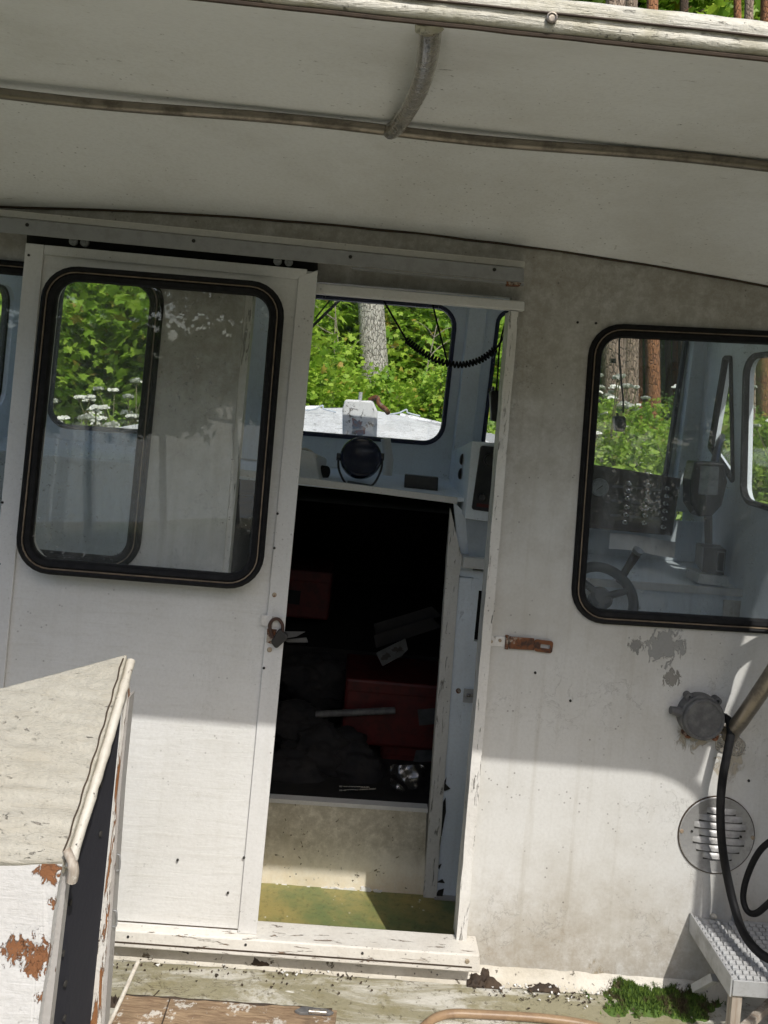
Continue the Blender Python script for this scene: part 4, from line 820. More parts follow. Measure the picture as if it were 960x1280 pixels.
def case(px0, py0, px1, py1, y, dep, label, group=None, mat='red'):
    a, b = at(px0, py1, y), at(px1, py0, y); t = thing('red_case', label, 'case', V(((a.x+b.x)/2, y+dep/2, a.z)))
    part('case_body', MB().box((a.x, y, a.z), (b.x, y+dep, b.z)), MAT[mat], t, bevel=0.012)
    part('case_lid', MB().box((a.x-0.001, y-0.0015, b.z-0.045), (b.x+0.001, y+dep, b.z+0.006)), MAT[mat], t, bevel=0.010)
    return t
c3 = case(470, 938, 580, 1006, 0.90, 0.3, 'lower red plastic case on the cuddy floor')
c2 = case(425, 862, 580, 930, 0.88, 0.3, 'upper red plastic case stacked inside the dark companionway')
for cc, pts, y in ((c2, [(522,887),(545,885),(545,905),(524,907)], 0.875), (c3, [(520,938),(545,937),(545,951),(516,954)], 0.895)):
    part('paper_label', MB().prism(pp(pts, y), (0, 0.001, 0)), MAT['glovegrey'], cc)
c1 = case(330, 718, 416, 770, 1.35, 0.3, 'dim red case far back in the cuddy at the left')
part('paper_label', MB().prism(pp([(360,737),(376,739),(374,756),(358,754)], 1.344), (0, 0.001, 0)), MAT['dark'], c1)
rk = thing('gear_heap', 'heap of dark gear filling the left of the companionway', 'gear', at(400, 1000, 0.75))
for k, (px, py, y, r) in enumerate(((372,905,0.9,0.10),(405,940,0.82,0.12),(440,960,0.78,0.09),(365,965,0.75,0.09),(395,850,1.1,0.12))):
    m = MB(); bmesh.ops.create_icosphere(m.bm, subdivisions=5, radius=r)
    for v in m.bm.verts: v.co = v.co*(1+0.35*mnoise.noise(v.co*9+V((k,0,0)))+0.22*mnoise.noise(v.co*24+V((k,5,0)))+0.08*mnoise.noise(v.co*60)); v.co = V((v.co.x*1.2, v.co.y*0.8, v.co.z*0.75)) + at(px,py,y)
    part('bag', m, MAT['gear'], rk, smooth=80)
tag(part('metal_tube', MB().tube([at(395,893,0.86), at(494,888,0.83)], 0.0115, 12), MAT['grey'], None, at(440,892,0.85), smooth=50), 'dull metal tube lying across the red case', 'tube')
gv = thing('instruction_card', 'grey card with two dark leaf-shaped prints hanging in the dark companionway', 'card', at(490, 830, 0.8))
part('card_sheet', MB().prism(rounded(pp([(470,816),(507,798),(510,812),(502,820),(478,833)], 0.80), 0.004, 3), (0, 0.003, 0)), MAT['glovegrey'], gv)
for cx, cy in ((482,821),(497,812)): part('print', MB().prism(rag(cx, cy, 5.5, 4, 0.7985, cx, 18, 0.6), (0, 0.001, 0)), MAT['hole'], gv)
for k, (dy, dz) in enumerate(((0.02, -12), (0.04, -26))):
    part('card_leaf', MB().prism(pp([(467,806+dz),(540,784+dz),(552,796+dz),(470,822+dz)], 0.82+dy), (0, 0.002, 0)), MAT['dark'], gv)
tg = thing('steel_strip', 'thin bright steel strips lying at the companionway sill', 'strip', at(450, 986, 0.62))
for a_, b_ in (((424,983),(462,984)), ((424,988),(470,986))): part('strip', MB().tube([at(*a_, .62), at(*b_, .60)], 0.0022, 6), MAT['bright'], tg)
bgm = MB(); q = random.Random(9); cpb = at(515, 975, 0.62)
bgm.grid(lambda u, v: at(488+50*u, 956+42*v, 0.64) + V((0, -0.03*math.sin(math.pi*u)*math.sin(math.pi*v) + 0.018*mnoise.noise(V((u*5, v*5, 3))), 0)), 16, 12)
n_ = N('clear_plastic'); pt_ = n_.new('BsdfTransparent'); pg_ = n_.new('BsdfGlossy'); pg_.inputs['Roughness'].default_value = 0.2; mx_ = n_.new('MixShader'); mx_.inputs[0].default_value = 0.10
n_.t.links.new(pt_.outputs[0], mx_.inputs[1]); n_.t.links.new(pg_.outputs[0], mx_.inputs[2]); n_.done(mx_.outputs[0])
tag(part('plastic_bag', bgm, n_.m, None, at(515,998,0.62), smooth=80), 'crumpled clear plastic bag at the right of the companionway sill', 'bag')

# radio cabinet and console right of the companionway
rc = thing('radio_cabinet', 'white wooden cabinet holding a black radio beside the windscreen pillar', 'cabinet', at(600, 650, 0.5))
part('cabinet_box', MB().hexa(pp([(590,551),(690,560),(676,662),(581,648)], 0.48), pp([(566,563),(690,575),(676,630),(560,617)], 0.84)), MAT['cabin'], rc, bevel=0.003)
part('radio', MB().prism(rounded(pp([(601,557),(680,564),(670,648),(589.5,637)], 0.474), 0.008, 4), (0, 0.01, 0)), MAT['black'], rc, bevel=0.002)
for x, y, r in ((612,575,0.018),(602,621,0.012)):
    part('knob', MB().lathe(at(x,y,0.474), (0,-1,0), [(r,0),(r,0.010),(r*.8,0.014),(r*.55,0.012),(0,0.012)], 20), MAT['black'], rc, smooth=40)
part('nameplate', MB().prism(pp([(596,629),(612,631),(612,635),(595,633)], 0.473), (0, 0.001, 0)), MAT['red'], rc)
part('front_sheet', MB().hexa(pp([(582,648),(690,656),(680,705),(586,697)], 0.50), pp([(582,648),(690,656),(680,705),(586,697)], 0.53)), MAT['bluegrey'], rc)
part('ledge', MB().prism(pp([(580,696.5),(690,705),(688,719),(578,710)], 0.478), (0, 0.1, 0)), MAT['stile'], rc, bevel=0.002)
for (x, y) in ((577.5,574),(575.5,592)):
    a_, b_ = at(x, y, 0.5), at(x-2, y+12, 0.5)
    f = lambda t: at(x + 3.0*math.cos(t) - 1.0*math.sin(t), y + 7*math.sin(t), 0.63 + 0.04*math.cos(t))
    part('oval_hole', MB().prism([f(2*math.pi*k/16) for k in range(16)], (0.004, 0.0, 0)), MAT['hole'], rc)

# things on the shelf
ls = thing('search_lamp', 'round dark navy lamp in a wire bracket on the shelf', 'lamp', at(450, 603, 0.62))
c = at(451, 573, 0.62)
part('lamp_bowl', MB().lathe(c, (0.05,-0.9,0.35), [(0,-0.075),(0.03,-0.07),(0.052,-0.05),(0.064,-0.015),(0.066,0.012),(0.063,0.02),(0.057,0.022),(0.05,0.016),(0,0.012)], 32), MAT['navy'], ls, smooth=50)
part('bracket', MB().tube(spline([at(423,567,.62), at(424,588,.60), at(436,607,.59), at(463,608,.59), at(476,588,.60), at(478,570,.62)], 6), 0.0035, 8), MAT['black'], ls, smooth=60)
for x in (424, 477): part('bracket_knob', MB().lathe(at(x,571,0.62), (1,0,0), [(0,-0.008),(0.012,-0.008),(0.012,0.008),(0,0.008)], 12), MAT['black'], ls)
part('foot', MB().prism(pp([(434,604),(466,608),(466,612),(434,608)], 0.56), (0, 0.08, 0)), MAT['black'], ls)
mk = thing('white_box', 'open white plastic box with a round hole at the left end of the shelf', 'box', at(390, 600, 0.6))
part('box_shell', MB().hexa(pp([(365,560),(392,565),(400,602),(365,599)], 0.58), pp([(370,564),(409,573),(408,598),(370,592)], 0.72)), MAT['white'], mk, bevel=0.006)
part('round_hole', MB().lathe(at(404,590,0.66), (1,-0.8,0), [(0.021,-0.02),(0.021,0.012),(0.0,0.013)], 20), MAT['hole'], mk)
part('top_cord', MB().tube(spline([at(372,566,.59), at(379,561,.6), at(388,564,.6), at(396,572,.6)], 5), 0.004, 8), MAT['stick'], mk)
tag(part('white_pipe', MB().tube([at(484,594,0.80), at(486,575,0.80), at(482,548,0.80)], 0.0165, 14), MAT['white'], None, at(484,594,0.8), smooth=50), 'short white pipe standing behind the navy lamp', 'pipe')
tag(part('black_box', MB().hexa(pp([(506,593),(548,597),(547,616),(505,611)], 0.62), pp([(506,592),(548,596),(547,610),(505,606)], 0.74)), MAT['black'], None, at(527,612,0.62), bevel=0.003), 'small flat black box on the shelf near the pillar', 'box')

# cords
cc = thing('coiled_cord', 'black coiled microphone cord sagging across the windscreen', 'cord', at(560, 455, 0.6))
path = spline([at(508,425,.55), at(525,438,.54), at(548,451,.53), at(575,456,.52), at(600,450,.51), at(620,436,.50)], 60)
L = len(path); coil = []
for i, p in enumerate(path):
    t = (path[min(i+1, L-1)] - path[max(i-1, 0)]).normalized(); u = t.cross(Y).normalized(); ww = t.cross(u); a_ = 2*math.pi*30*i/L
    coil.append(p + (u*math.cos(a_) + ww*math.sin(a_))*0.0085)
part('coil', MB().tube(coil, 0.0033, 6), MAT['rubber'], cc, smooth=80)
part('lead', MB().tube(spline([at(474,366,.6), at(490,394,.57), at(508,425,.55)], 6), 0.0032, 6), MAT['rubber'], cc, smooth=80)
part('lead', MB().tube(spline([at(620,436,.50), at(629,422,.48), at(638,402,.46)], 6), 0.0032, 6), MAT['rubber'], cc, smooth=80)
tag(part('wire', MB().tube(spline([at(538,368,.85), at(548,410,.85), at(560,455,.84)], 6), 0.0032, 6), MAT['rubber'], None, at(560,455,.84), smooth=80), 'straight thin black wire hanging before the orange pine trunk', 'wire')
def mic(label, pts, cx, cy, y, w, h):
    t = thing('hand_microphone', label, 'microphone', at(cx, cy+h, y))
    part('mic_body', MB().prism(rounded(pp([(cx-w,cy-h),(cx+w*0.8,cy-h),(cx+w,cy+h*0.3),(cx+w*0.6,cy+h),(cx-w*0.8,cy+h*0.9)], y), 0.008, 3), (0, 0.03, 0)), MAT['black'], t, bevel=0.004)
    part('cord', MB().tube(spline(pts, 6), 0.0028, 6), MAT['rubber'], t, smooth=80)
    part('clip', MB().tube([at(cx-w*.6,cy-h-4,y+.015), at(cx-w*.5,cy-h+1,y+.015)], 0.004, 6), MAT['black'], t)
    return t
mic('black hand microphone hanging just inside the right door jamb', [at(634,395,.46), at(625,430,.48), at(622,470,.5), at(620,490,.5)], 620, 508, 0.5, 7, 20)
mc = mic('small black microphone hanging on a thin cord in the right window', [at(776,395,.6), at(774,436,.6), at(776,470,.6), at(779,500,.6), at(779,516,.6)], 776, 530, 0.6, 7.5, 10)
part('cord_clip', MB().prism(pp([(764,448),(770,448.5),(769.5,454),(764,453.5)], 0.6), (0, 0.01, 0)), MAT['black'], mc)
wp = thing('wiper_arm', 'black wiper arm crossing the top left of the middle windscreen pane', 'wiper', at(412, 390, YW+0.06))
part('arm', MB().tube([at(384,414,YW+.05), at(436,364,YW+.06)], 0.006, 6), MAT['black'], wp)
part('blade', MB().tube([at(394,398,YW+.04), at(420,366,YW+.05)], 0.003, 6), MAT['rubber'], wp)

# helm on the starboard side
dh = thing('helm_dash', 'white painted helm dash behind the right window', 'dash', at(840, 770, 0.6))
YK = 0.5
part('dash_top', MB().hexa([at(650,716,YK), at(1010,745,YK), V((XS, YW, at(900,690,0.9).z-0.02)), V((0.35, YW, at(900,690,0.9).z))], [p - V((0,0,0.02)) for p in [at(650,716,YK), at(1010,745,YK), V((XS, YW, at(900,690,0.9).z-0.02)), V((0.35, YW, at(900,690,0.9).z))]]), MAT['cabin'], dh)
part('dash_edge', MB().prism(pp([(650,717),(1010,743),(1010,752),(650,726)], YK-0.012), (0, 0.011, 0)), MAT['stile'], dh)
part('dash_front', MB().prism(pp([(650,726),(1010,752),(1000,825),(640,800)], YK), (0, 0.015, 0)), MAT['cabin'], dh)
part('front_board', MB().prism(pp([(905,750),(1010,757),(1006,800),(903,792)], YK-0.006), (0, 0.005, 0)), MAT['cabin_board'], dh)
part('back_upstand', MB().prism(pp([(700,640),(905,655),(900,705),(690,690)], 0.80), (0, 0.012, 0)), MAT['cabin'], dh)
tag(part('paper_sheet', MB().grid(lambda u, v: at(763+82*u-2*v, 666+10*u+20*v, 0.70-0.06*v) + V((0, 0, 0.004*math.sin(5*u))), 8, 4), MAT['paper'], None, at(800,690,.66), smooth=80), 'white sheet of paper propped below the switch panel', 'paper')
ip = thing('switch_panel', 'dark brown instrument panel with rows of chrome switches and a round gauge', 'instrument panel', at(795, 668, 0.7))
A_, B_ = pp([(690,572),(851,598),(840,670),(680,655)], 0.68), pp([(690,578),(851,603),(838,662),(680,650)], 0.76)
part('panel_board', MB().hexa(A_, B_), MAT['panelbrown'], ip, bevel=0.003)
for ci, cx in enumerate((785.5, 809.5, 833)):
    for k in range(6):
        x = cx - k*1.05 + (0 if ci != 2 else 0.3); y = 604 + ci*2.2 + k*9.4 + (2 if ci == 2 else 0) + (1.5 if (ci == 0 and k > 2) else 0)
        if ci == 2 and k == 5: y += 1
        s_ = part('switch', MB().lathe(at(x, y, 0.679), (0,-1,0), [(0.0075,0),(0.0075,0.003),(0.004,0.005),(0.004,0.014),(0.0062,0.018),(0.004,0.023),(0,0.024)], 12), MAT['chrome'], ip, smooth=40)
    for k in range(3): part('name_strip', MB().prism(pp([(cx-20-k*1.3,606+ci*2+k*18),(cx-6-k*1.3,607+ci*2+k*18),(cx-6-k*1.3,610.5+ci*2+k*18),(cx-20-k*1.3,609.5+ci*2+k*18)], 0.679), (0, 0.0008, 0)), MAT['grey'], ip)
g_ = part('gauge', MB().lathe(at(749,609,0.679), (0,-1,0), [(0.0,0.004),(0.023,0.004),(0.024,0.008),(0.028,0.008),(0.029,0.0)], 28), MAT['gaugeface'], ip, smooth=40)
part('gauge_bezel', MB().lathe(at(749,609,0.679), (0,-1,0), [(0.0245,0.004),(0.0245,0.0095),(0.029,0.0095),(0.0295,0.0)], 28), MAT['alu'], g_, smooth=40)
part('needle', MB().prism(pp([(745,613),(746,612),(754,606),(753,608)], 0.673), (0, 0.001, 0)), MAT['hole'], g_)
sw = thing('steering_wheel', 'dark worn steering wheel low in the right window', 'steering wheel', at(762, 745, 0.42))
cw = at(752, 747, 0.42); axw = V((0.05, -0.82, 0.57)).normalized(); u_ = axw.orthogonal().normalized(); v_ = axw.cross(u_)
Rw = 0.096
part('wheel_rim', MB().tube([cw + (u_*math.cos(t) + v_*math.sin(t))*Rw for t in (2*math.pi*k/40 for k in range(41))], 0.0155, 10), MAT['black'], sw, smooth=60)
part('hub', MB().lathe(cw, axw, [(0.032,-0.03),(0.034,0.0),(0.024,0.01),(0,0.012)], 18), MAT['black'], sw, smooth=40)
for k in range(3): part('spoke', MB().tube([cw, cw + (u_*math.cos(k*2.094+0.5) + v_*math.sin(k*2.094+0.5))*Rw], [0.013, 0.009], 8), MAT['black'], sw, smooth=60)
tl_ = thing('throttle_lever', 'dark throttle lever rising from the dash beside the steering wheel', 'lever', at(776, 722, 0.46))
part('lever_arm', MB().tube([at(774,728,.47), at(783,712,.46), at(795,693,.45)], [0.012,0.011,0.014], 10), MAT['panelbrown'], tl_, smooth=60)
part('lever_tip', MB().lathe(at(797,689,.45), (0.3,-0.5,0.8), [(0,-0.01),(0.015,-0.005),(0.016,0.006),(0,0.014)], 12), MAT['alu'], tl_, smooth=60)
bx_ = thing('dash_speaker', 'square black box with a silver edge on a white block on the dash', 'speaker', at(890, 722, 0.52))
part('housing', MB().hexa(pp([(880,684),(908,687),(905,719),(878,716)], 0.50), pp([(870,678),(900,681),(898,706),(868,703)], 0.62)), MAT['black'], bx_, bevel=0.002)
part('silver_edge', MB().prism(pp([(897,689),(907,690),(905,716),(895,714)], 0.497), (0, 0.002, 0)), MAT['alu'], bx_)
part('slot', MB().prism(pp([(898.5,690.5),(905.5,691.5),(903.5,714),(896.5,712.5)], 0.4955), (0, 0.0014, 0)), MAT['hole'], bx_)
part('block', MB().prism(pp([(874,717),(912,721),(911,734),(872,729)], 0.505), (0, 0.09, 0)), MAT['white'], bx_, bevel=0.002)
du = thing('display_unit', 'grey hooded display unit mounted before the corner post', 'display', at(888, 645, 0.55))
part('housing', MB().prism(rounded(pp([(869,577),(906,579),(910,602),(903,632),(890,646),(874,646),(864,630),(864,600)], 0.56), 0.008, 3), (0, 0.07, 0)), MAT['black'], du, bevel=0.006)
part('screen', MB().prism(rounded(pp([(876,582),(899,583.5),(897,619),(873,618)], 0.557), 0.004, 3), (0, 0.002, 0)), MAT['display'], du)
part('mount', MB().tube([at(893,585,.62), at(897,562,.70), at(903,545,.80)], [0.016,0.012,0.01], 8), MAT['black'], du)
part('mount_foot', MB().tube([at(885,646,.60), at(886,690,.66)], [0.014,0.012], 8), MAT['black'], du)

# ------------------------------------------------------------------ foredeck and bow post, seen through the windscreen
fd = thing('foredeck', 'white crowned foredeck seen through the middle windscreen pane', 'deck', V((-0.05, 2.0, -0.3)))
def fdz(y): return -0.235 + (y-0.98)*0.075
def fhw(y): t = (y-0.98)/2.35; return 1.12*math.sqrt(max(0.0, 1 - t**2.2)) + 0.05
fg = MB().grid(lambda u, v: V((-0.05 + (2*u-1)*fhw(0.985+2.32*v), 0.985+2.32*v, fdz(0.985+2.32*v) - 0.09*(2*u-1)**2*min(1, fhw(0.985+2.32*v)))), 24, 30)
part('deck_skin', fg, MAT['foredeck'], fd, smooth=60)
tr_ = MB()
for sgn in (-1, 1):
    tr_.tube([V((-0.05 + sgn*fhw(y), y, fdz(y) - 0.085*min(1, fhw(y)))) for y in np.linspace(1.0, 3.29, 24)], 0.02, 8)
part('rub_rail', tr_, MAT['foredeck'], fd, smooth=60)
part('coaming', MB().box((-0.5, YW+0.04, -0.26), (0.4, YW+0.10, -0.205)), MAT['foredeck'], fd)
yp = 1.45
bp = thing('bow_post', 'white mooring post on the foredeck with a rusty blue mark', 'mooring post', at(449, 556, yp))
part('post_block', MB().prism(rounded(pp([(431,499),(466,501),(472,514),(470,580),(428,580),(428,512)], yp), 0.015, 3), (0, 0.10, 0)), MAT['foredeck'], bp, bevel=0.008)
part('rust_mark', MB().prism(rag(448, 535, 8, 11, yp-0.001, 31, 22, 0.5), (0, 0.0008, 0)), paint('rust_mark', (0.20,0.27,0.34), (0.42,0.14,0.05), 0.9, 0.6, 0, rust=0.5, dscale=40), bp)
part('post_pin', MB().tube([at(450,501,yp+.05), at(451,490,yp+.05)], 0.008, 8), MAT['galv'], bp)
rr = part('shackle', MB().tube(spline([at(462,500,yp+.05), at(471,497,yp+.03), at(474,505,yp+.02), at(482,512,yp), at(485,516,yp+.02)], 5), 0.011, 8), MAT['rusty'], bp, smooth=60)
for sx_, lab in ((-1, 'pale rope end lying on the foredeck left of the bow post'), (1, 'pale rope end lying on the foredeck right of the bow post')):
    cx = 400 if sx_ < 0 else 505; cyy = 512 if sx_ < 0 else 517
    tag(part('rope_end', MB().tube(spline([at(cx-18,cyy+1+(4 if sx_>0 else 3)*0,2.75), at(cx-6,cyy-1,2.75), at(cx+3,cyy-5,2.75), at(cx+5,cyy-1,2.75), at(cx+20,cyy+3,2.75)], 5), 0.005, 6), MAT['bluegrey'], None, at(cx,cyy,2.75), smooth=80), lab, 'rope')

for o in BOAT: o.matrix_basis = M4 @ o.matrix_basis       # lean the whole boat as it stands on land

# ------------------------------------------------------------------ land
def gz(x, y):
    if y < -14 and abs(x) < 60: return -2.2*min(1.0, (-14-y)/3)
    t = min(1.0, max(0.0, (y-2.7)/2.4)); t = t*t*(3-2*t)
    return 1.25*t + 0.03*max(0, y-6) * (1 if y < 60 else 60/y) + 0.10*mnoise.noise(V((x*0.4, y*0.4, 0)))*min(1, abs(y-0.5)/3)
def groundmat():
    n = N('forest_floor'); f = n.noise(0.9, 8, 0.7)
    c = n.mix(n.step(f, 0.4, 0.6), (0.06,0.085,0.025), (0.13,0.105,0.06)); c = n.mix(n.mul(n.step(n.noise(14, 6, 0.7), 0.45, 0.7), 0.6), c, (0.05,0.045,0.025))
    return n.done(n.bsdf(c, 0.95, 0, n.bump(n.noise(9, 6), 0.04)))
edges = sorted(set([-400,-200,-100,-60,-40] + list(np.arange(-30, 30.01, 1.0)) + [40,60,100,200,400]))
gm = MB(); gv_ = [[gm.bm.verts.new((x, y, gz(x, y))) for y in edges] for x in edges]
for i in range(len(edges)-1):
    for j in range(len(edges)-1): gm.bm.faces.new((gv_[i][j], gv_[i+1][j], gv_[i+1][j+1], gv_[i][j+1]))
tag(part('ground', gm, groundmat(), None, smooth=60, boat=False), 'grassy forest ground rising beyond the bow', 'ground', kind='structure')

# ------------------------------------------------------------------ leaves as batched meshes
def leaves(shape, pos, size, nrm, spin=None, fold=0.25):
    """shape: outline (k,2) along +y; one n-gon fan folded on the midrib per leaf"""
    n = len(pos); k = len(shape); nrm = nrm/np.linalg.norm(nrm, axis=1, keepdims=True)
    r = rng.normal(size=(n, 3)) if spin is None else spin
    u = np.cross(nrm, r); u /= np.linalg.norm(u, axis=1, keepdims=True)+1e-9; v = np.cross(nrm, u)
    x, y = shape[:, 0], shape[:, 1]; z = -np.abs(x)*fold - 0.15*y*y
    P = pos[:, None, :] + size[:, None, None]*(x[None, :, None]*u[:, None, :] + y[None, :, None]*v[:, None, :] + z[None, :, None]*nrm[:, None, :])
    return P.reshape(-1, 3), [tuple(range(i*k, (i+1)*k)) for i in range(n)]
MAPLE = np.array([(0,0),(0.18,0.12),(0.5,0.08),(0.36,0.34),(0.58,0.62),(0.26,0.58),(0,1.05),(-0.26,0.58),(-0.58,0.62),(-0.36,0.34),(-0.5,0.08),(-0.18,0.12)])
OVAL = np.array([(0,0),(0.24,0.3),(0.26,0.6),(0,1.0),(-0.26,0.6),(-0.24,0.3)])
BLADE = np.array([(-0.03,0),(0.03,0),(0.022,0.55),(0,1.0),(-0.022,0.55)])
def mesh_of(name, chunks, mats):
    vs, fs, mi, o = [], [], [], 0
    for (P, Fc), m in chunks:
        vs.append(P); fs += [tuple(i+o for i in f) for f in Fc]; mi += [m]*len(Fc); o += len(P)
    me = bpy.data.meshes.new(name); me.from_pydata(np.concatenate(vs).tolist(), [], fs); me.polygons.foreach_set('material_index', mi)
    for m in mats: me.materials.append(m)
    return me
def tube_chunk(pts, r, seg=6):
    m = MB().tube(pts, r, seg); m.bm.verts.index_update(); P = np.array([v.co[:] for v in m.bm.verts]); Fc = [tuple(v.index for v in f.verts) for f in m.bm.faces]; m.bm.free(); return P, Fc
LF1 = leafmat('maple_leaf', (0.14,0.29,0.026), (0.38,0.54,0.070), (0.46,0.30,0.07), 0.45)
LF2 = leafmat('dark_leaf', (0.05,0.115,0.016), (0.13,0.24,0.032), (0.16,0.18,0.04), 0.4)
LF3 = leafmat('herb_leaf', (0.14,0.26,0.032), (0.32,0.45,0.075), (0.27,0.27,0.08), 0.35)
NEED = leafmat('pine_needle', (0.03,0.055,0.016), (0.06,0.09,0.025), (0.08,0.07,0.03), 0.15)
STEM = plain('green_stem', (0.10,0.13,0.04), 0.7, (0.12,0.09,0.04)); TWIG = plain('brown_twig', (0.11,0.085,0.055), 0.85, (0.06,0.045,0.03))
UMB = plain('umbel_white', (0.80,0.80,0.74), 0.7, (0.66,0.68,0.58)); 
def barkmat(name, c1, c2, c3, sc_=1.0):
    n = N(name); g = n.map((5*sc_, 5*sc_, 1.3*sc_)); a = n.noise(6, 8, 0.72, g, 0.8); vv = n.voro(5, n.map((6*sc_, 6*sc_, 1.8*sc_)), 'DISTANCE_TO_EDGE')
    c = n.mix(n.step(a, 0.35, 0.66), c1, c2); c = n.mix(n.mul(n.step(vv, 0.09, 0.0), 0.75), c, c3)
    return n.done(n.bsdf(c, 0.9, 0, n.bump(n.math('ADD', a, n.step(vv, 0.0, 0.12)), 0.02)))
BK_O = barkmat('orange_pine_bark', (0.44,0.20,0.085), (0.30,0.14,0.07), (0.09,0.045,0.025))
BK_P = barkmat('pale_pine_bark', (0.40,0.31,0.23), (0.27,0.20,0.15), (0.11,0.075,0.05))
BK_W = barkmat('pale_grey_bark', (0.56,0.54,0.48), (0.40,0.38,0.33), (0.20,0.18,0.15), 1.6)
BK_D = barkmat('dark_trunk_bark', (0.115,0.075,0.05), (0.07,0.05,0.035), (0.03,0.02,0.015))
def bush_chunks(hgt, rad, nl, size, shape, lowest=0.05, stems=7, seed=0):
    g = np.random.default_rng(seed); P = []; S = []; ch = []
    for k in range(stems):
        a = g.uniform(0, 6.28); l = g.uniform(0.55, 1.0); top = V((math.cos(a)*rad*l*0.7, math.sin(a)*rad*l*0.7, hgt*g.uniform(0.6, 1.0)))
        pts = spline([V((math.cos(a)*0.05, math.sin(a)*0.05, -0.05)), top*0.5 + V((0,0,hgt*0.1)), top], 4); ch.append((tube_chunk(pts, [0.012*(1-i/len(pts)*0.7) for i in range(len(pts))], 5), 1))
        m = nl//stems; t = g.uniform(lowest, 1.05, m)**0.7; c = np.array([list(top)])*t[:, None] + np.array([[0,0,0.06*hgt]])*np.sin(t*3.14)[:, None]
        spread = rad*(0.22+0.35*np.sin(np.clip(t,0,1)*3.0))
        d = g.normal(size=(m, 3)); d /= np.linalg.norm(d, axis=1, keepdims=True); d[:, 2] *= 0.6
        pos = c + d*(spread*g.uniform(0.25, 1, m)**0.5)[:, None]
        # leaves gather in small flat sprays
        pos += 0.04*np.sin(pos[:, [1,2,0]]*23+seed)
        P.append(pos); S.append(size*g.uniform(0.55, 1.25, m))
    P = np.concatenate(P); S = np.concatenate(S); keep = P[:, 2] > 0.02; P, S = P[keep], S[keep]
    nr = g.normal(size=P.shape)*0.55 + np.array([0.1, -0.45, 0.8])
    return [(leaves(shape, P, S, nr), 0)] + ch
def inst(name, me, loc, rot, scale, label, cat, group, parent=None):
    o = bpy.data.objects.new(name, me); COL.objects.link(o); o.location = loc; o.rotation_euler = (0, 0, rot); o.scale = (scale,)*3
    if parent: o.parent = parent
    else: tag(o, label, cat, group)
    return o
def on_ground(px, dist):
    p = wat(px, CY, dist); p.z = gz(p.x, p.y) - 0.03; return p
MB_ = [mesh_of('maple_bush', bush_chunks(2.3, 1.0, 4800, 0.088, MAPLE, seed=s, stems=9), [LF1, TWIG]) for s in (1, 2, 3)]
OB_ = [mesh_of('leafy_bush', bush_chunks(1.7, 0.8, 1900, 0.10, OVAL, seed=s, stems=10), [LF2, TWIG]) for s in (4, 5)]
HB_ = [mesh_of('herb_plant', bush_chunks(1.0, 0.42, 850, 0.082, OVAL, seed=s, stems=8), [LF3, STEM]) for s in (6, 7, 8)]
q = random.Random(77)
# a row of bushes beyond the bow: maples in front, darker ones behind
for px in range(-260, 1300, 62):
    d = q.uniform(7.4, 9.2); inst('maple_bush', q.choice(MB_), on_ground(px + q.uniform(-20, 20), d), q.uniform(0, 6.28), q.uniform(0.75, 1.15) * (1.25 if px < 330 else (0.58 if px < 600 else 0.40)), 'bright green broad-leaved bush in the thicket beyond the bow', 'bush', 'broad-leaved bushes beyond the bow')
for px in range(-300, 1330, 70):
    d = q.uniform(9.8, 12.0); s_ = q.uniform(1.1, 1.6)*(1.15 if px < 640 else 0.24)
    inst('maple_bush', q.choice(MB_), on_ground(px + q.uniform(-25, 25), d), q.uniform(0, 6.28), s_, 'tall sunlit bush standing behind the front thicket', 'bush', 'tall bushes behind the front thicket')
for px in range(330, 660, 34):
    inst('maple_bush', q.choice(MB_), on_ground(px + q.uniform(-12, 12), q.uniform(9.4, 10.6)), q.uniform(0, 6.28), q.uniform(0.95, 1.3), 'tall sunlit bush standing behind the front thicket', 'bush', 'tall bushes behind the front thicket')
for px in range(-300, 1330, 80):
    d = q.uniform(12.5, 17); s_ = q.uniform(1.5, 2.4)*(1.1 if px < 640 else 0.28)
    inst('leafy_bush', q.choice(OB_), on_ground(px + q.uniform(-30, 30), d), q.uniform(0, 6.28), s_, 'dark green bush deep in the wood', 'bush', 'dark bushes deep in the wood')
for px in range(-250, 1300, 26):
    d = q.uniform(5.9, 7.3); inst('herb_plant', q.choice(HB_), on_ground(px + q.uniform(-14, 14), d), q.uniform(0, 6.28), q.uniform(0.65, 1.0), 'low green herb in the fringe just beyond the bow', 'plant', 'low herbs just beyond the bow')

for px, d, s_ in ((395, 7.9, 0.72), (432, 8.1, 0.62), (462, 7.6, 0.55), (492, 8.0, 0.60), (520, 7.7, 0.62), (548, 8.2, 0.55), (575, 7.8, 0.6)):
    inst('maple_bush', q.choice(MB_), on_ground(px, d), q.uniform(0, 6.28), s_, 'bright green broad-leaved bush in the thicket beyond the bow', 'bush', 'broad-leaved bushes beyond the bow')
def sapling(px, d, hgt, lean, seed, label):
    g = random.Random(seed); m = MB(); p = on_ground(px, d)
    st = spline([V((0,0,-0.05)), V((lean*0.3, 0.02, hgt*0.4)), V((lean, 0, hgt))], 6); m.tube(st, [0.013*(1-0.7*i/len(st)) for i in range(len(st))], 6)
    for k in range(5):
        b = st[g.randint(5, len(st)-2)]; a = g.uniform(0, 6.28); m.tube(spline([b, b + V((math.cos(a)*0.18, math.sin(a)*0.1, 0.1)), b + V((math.cos(a)*0.45, math.sin(a)*0.2, g.uniform(0.05, 0.4)))], 4), [0.006, 0.0055, 0.005, 0.0045, 0.004, 0.0035, 0.003, 0.0025, 0.002], 5)
    tag(part('sapling', m, TWIG2, None, p, boat=False) if False else part('sapling', MB_shift(m, p), TWIG2, None, p, smooth=60, boat=False), label, 'sapling')
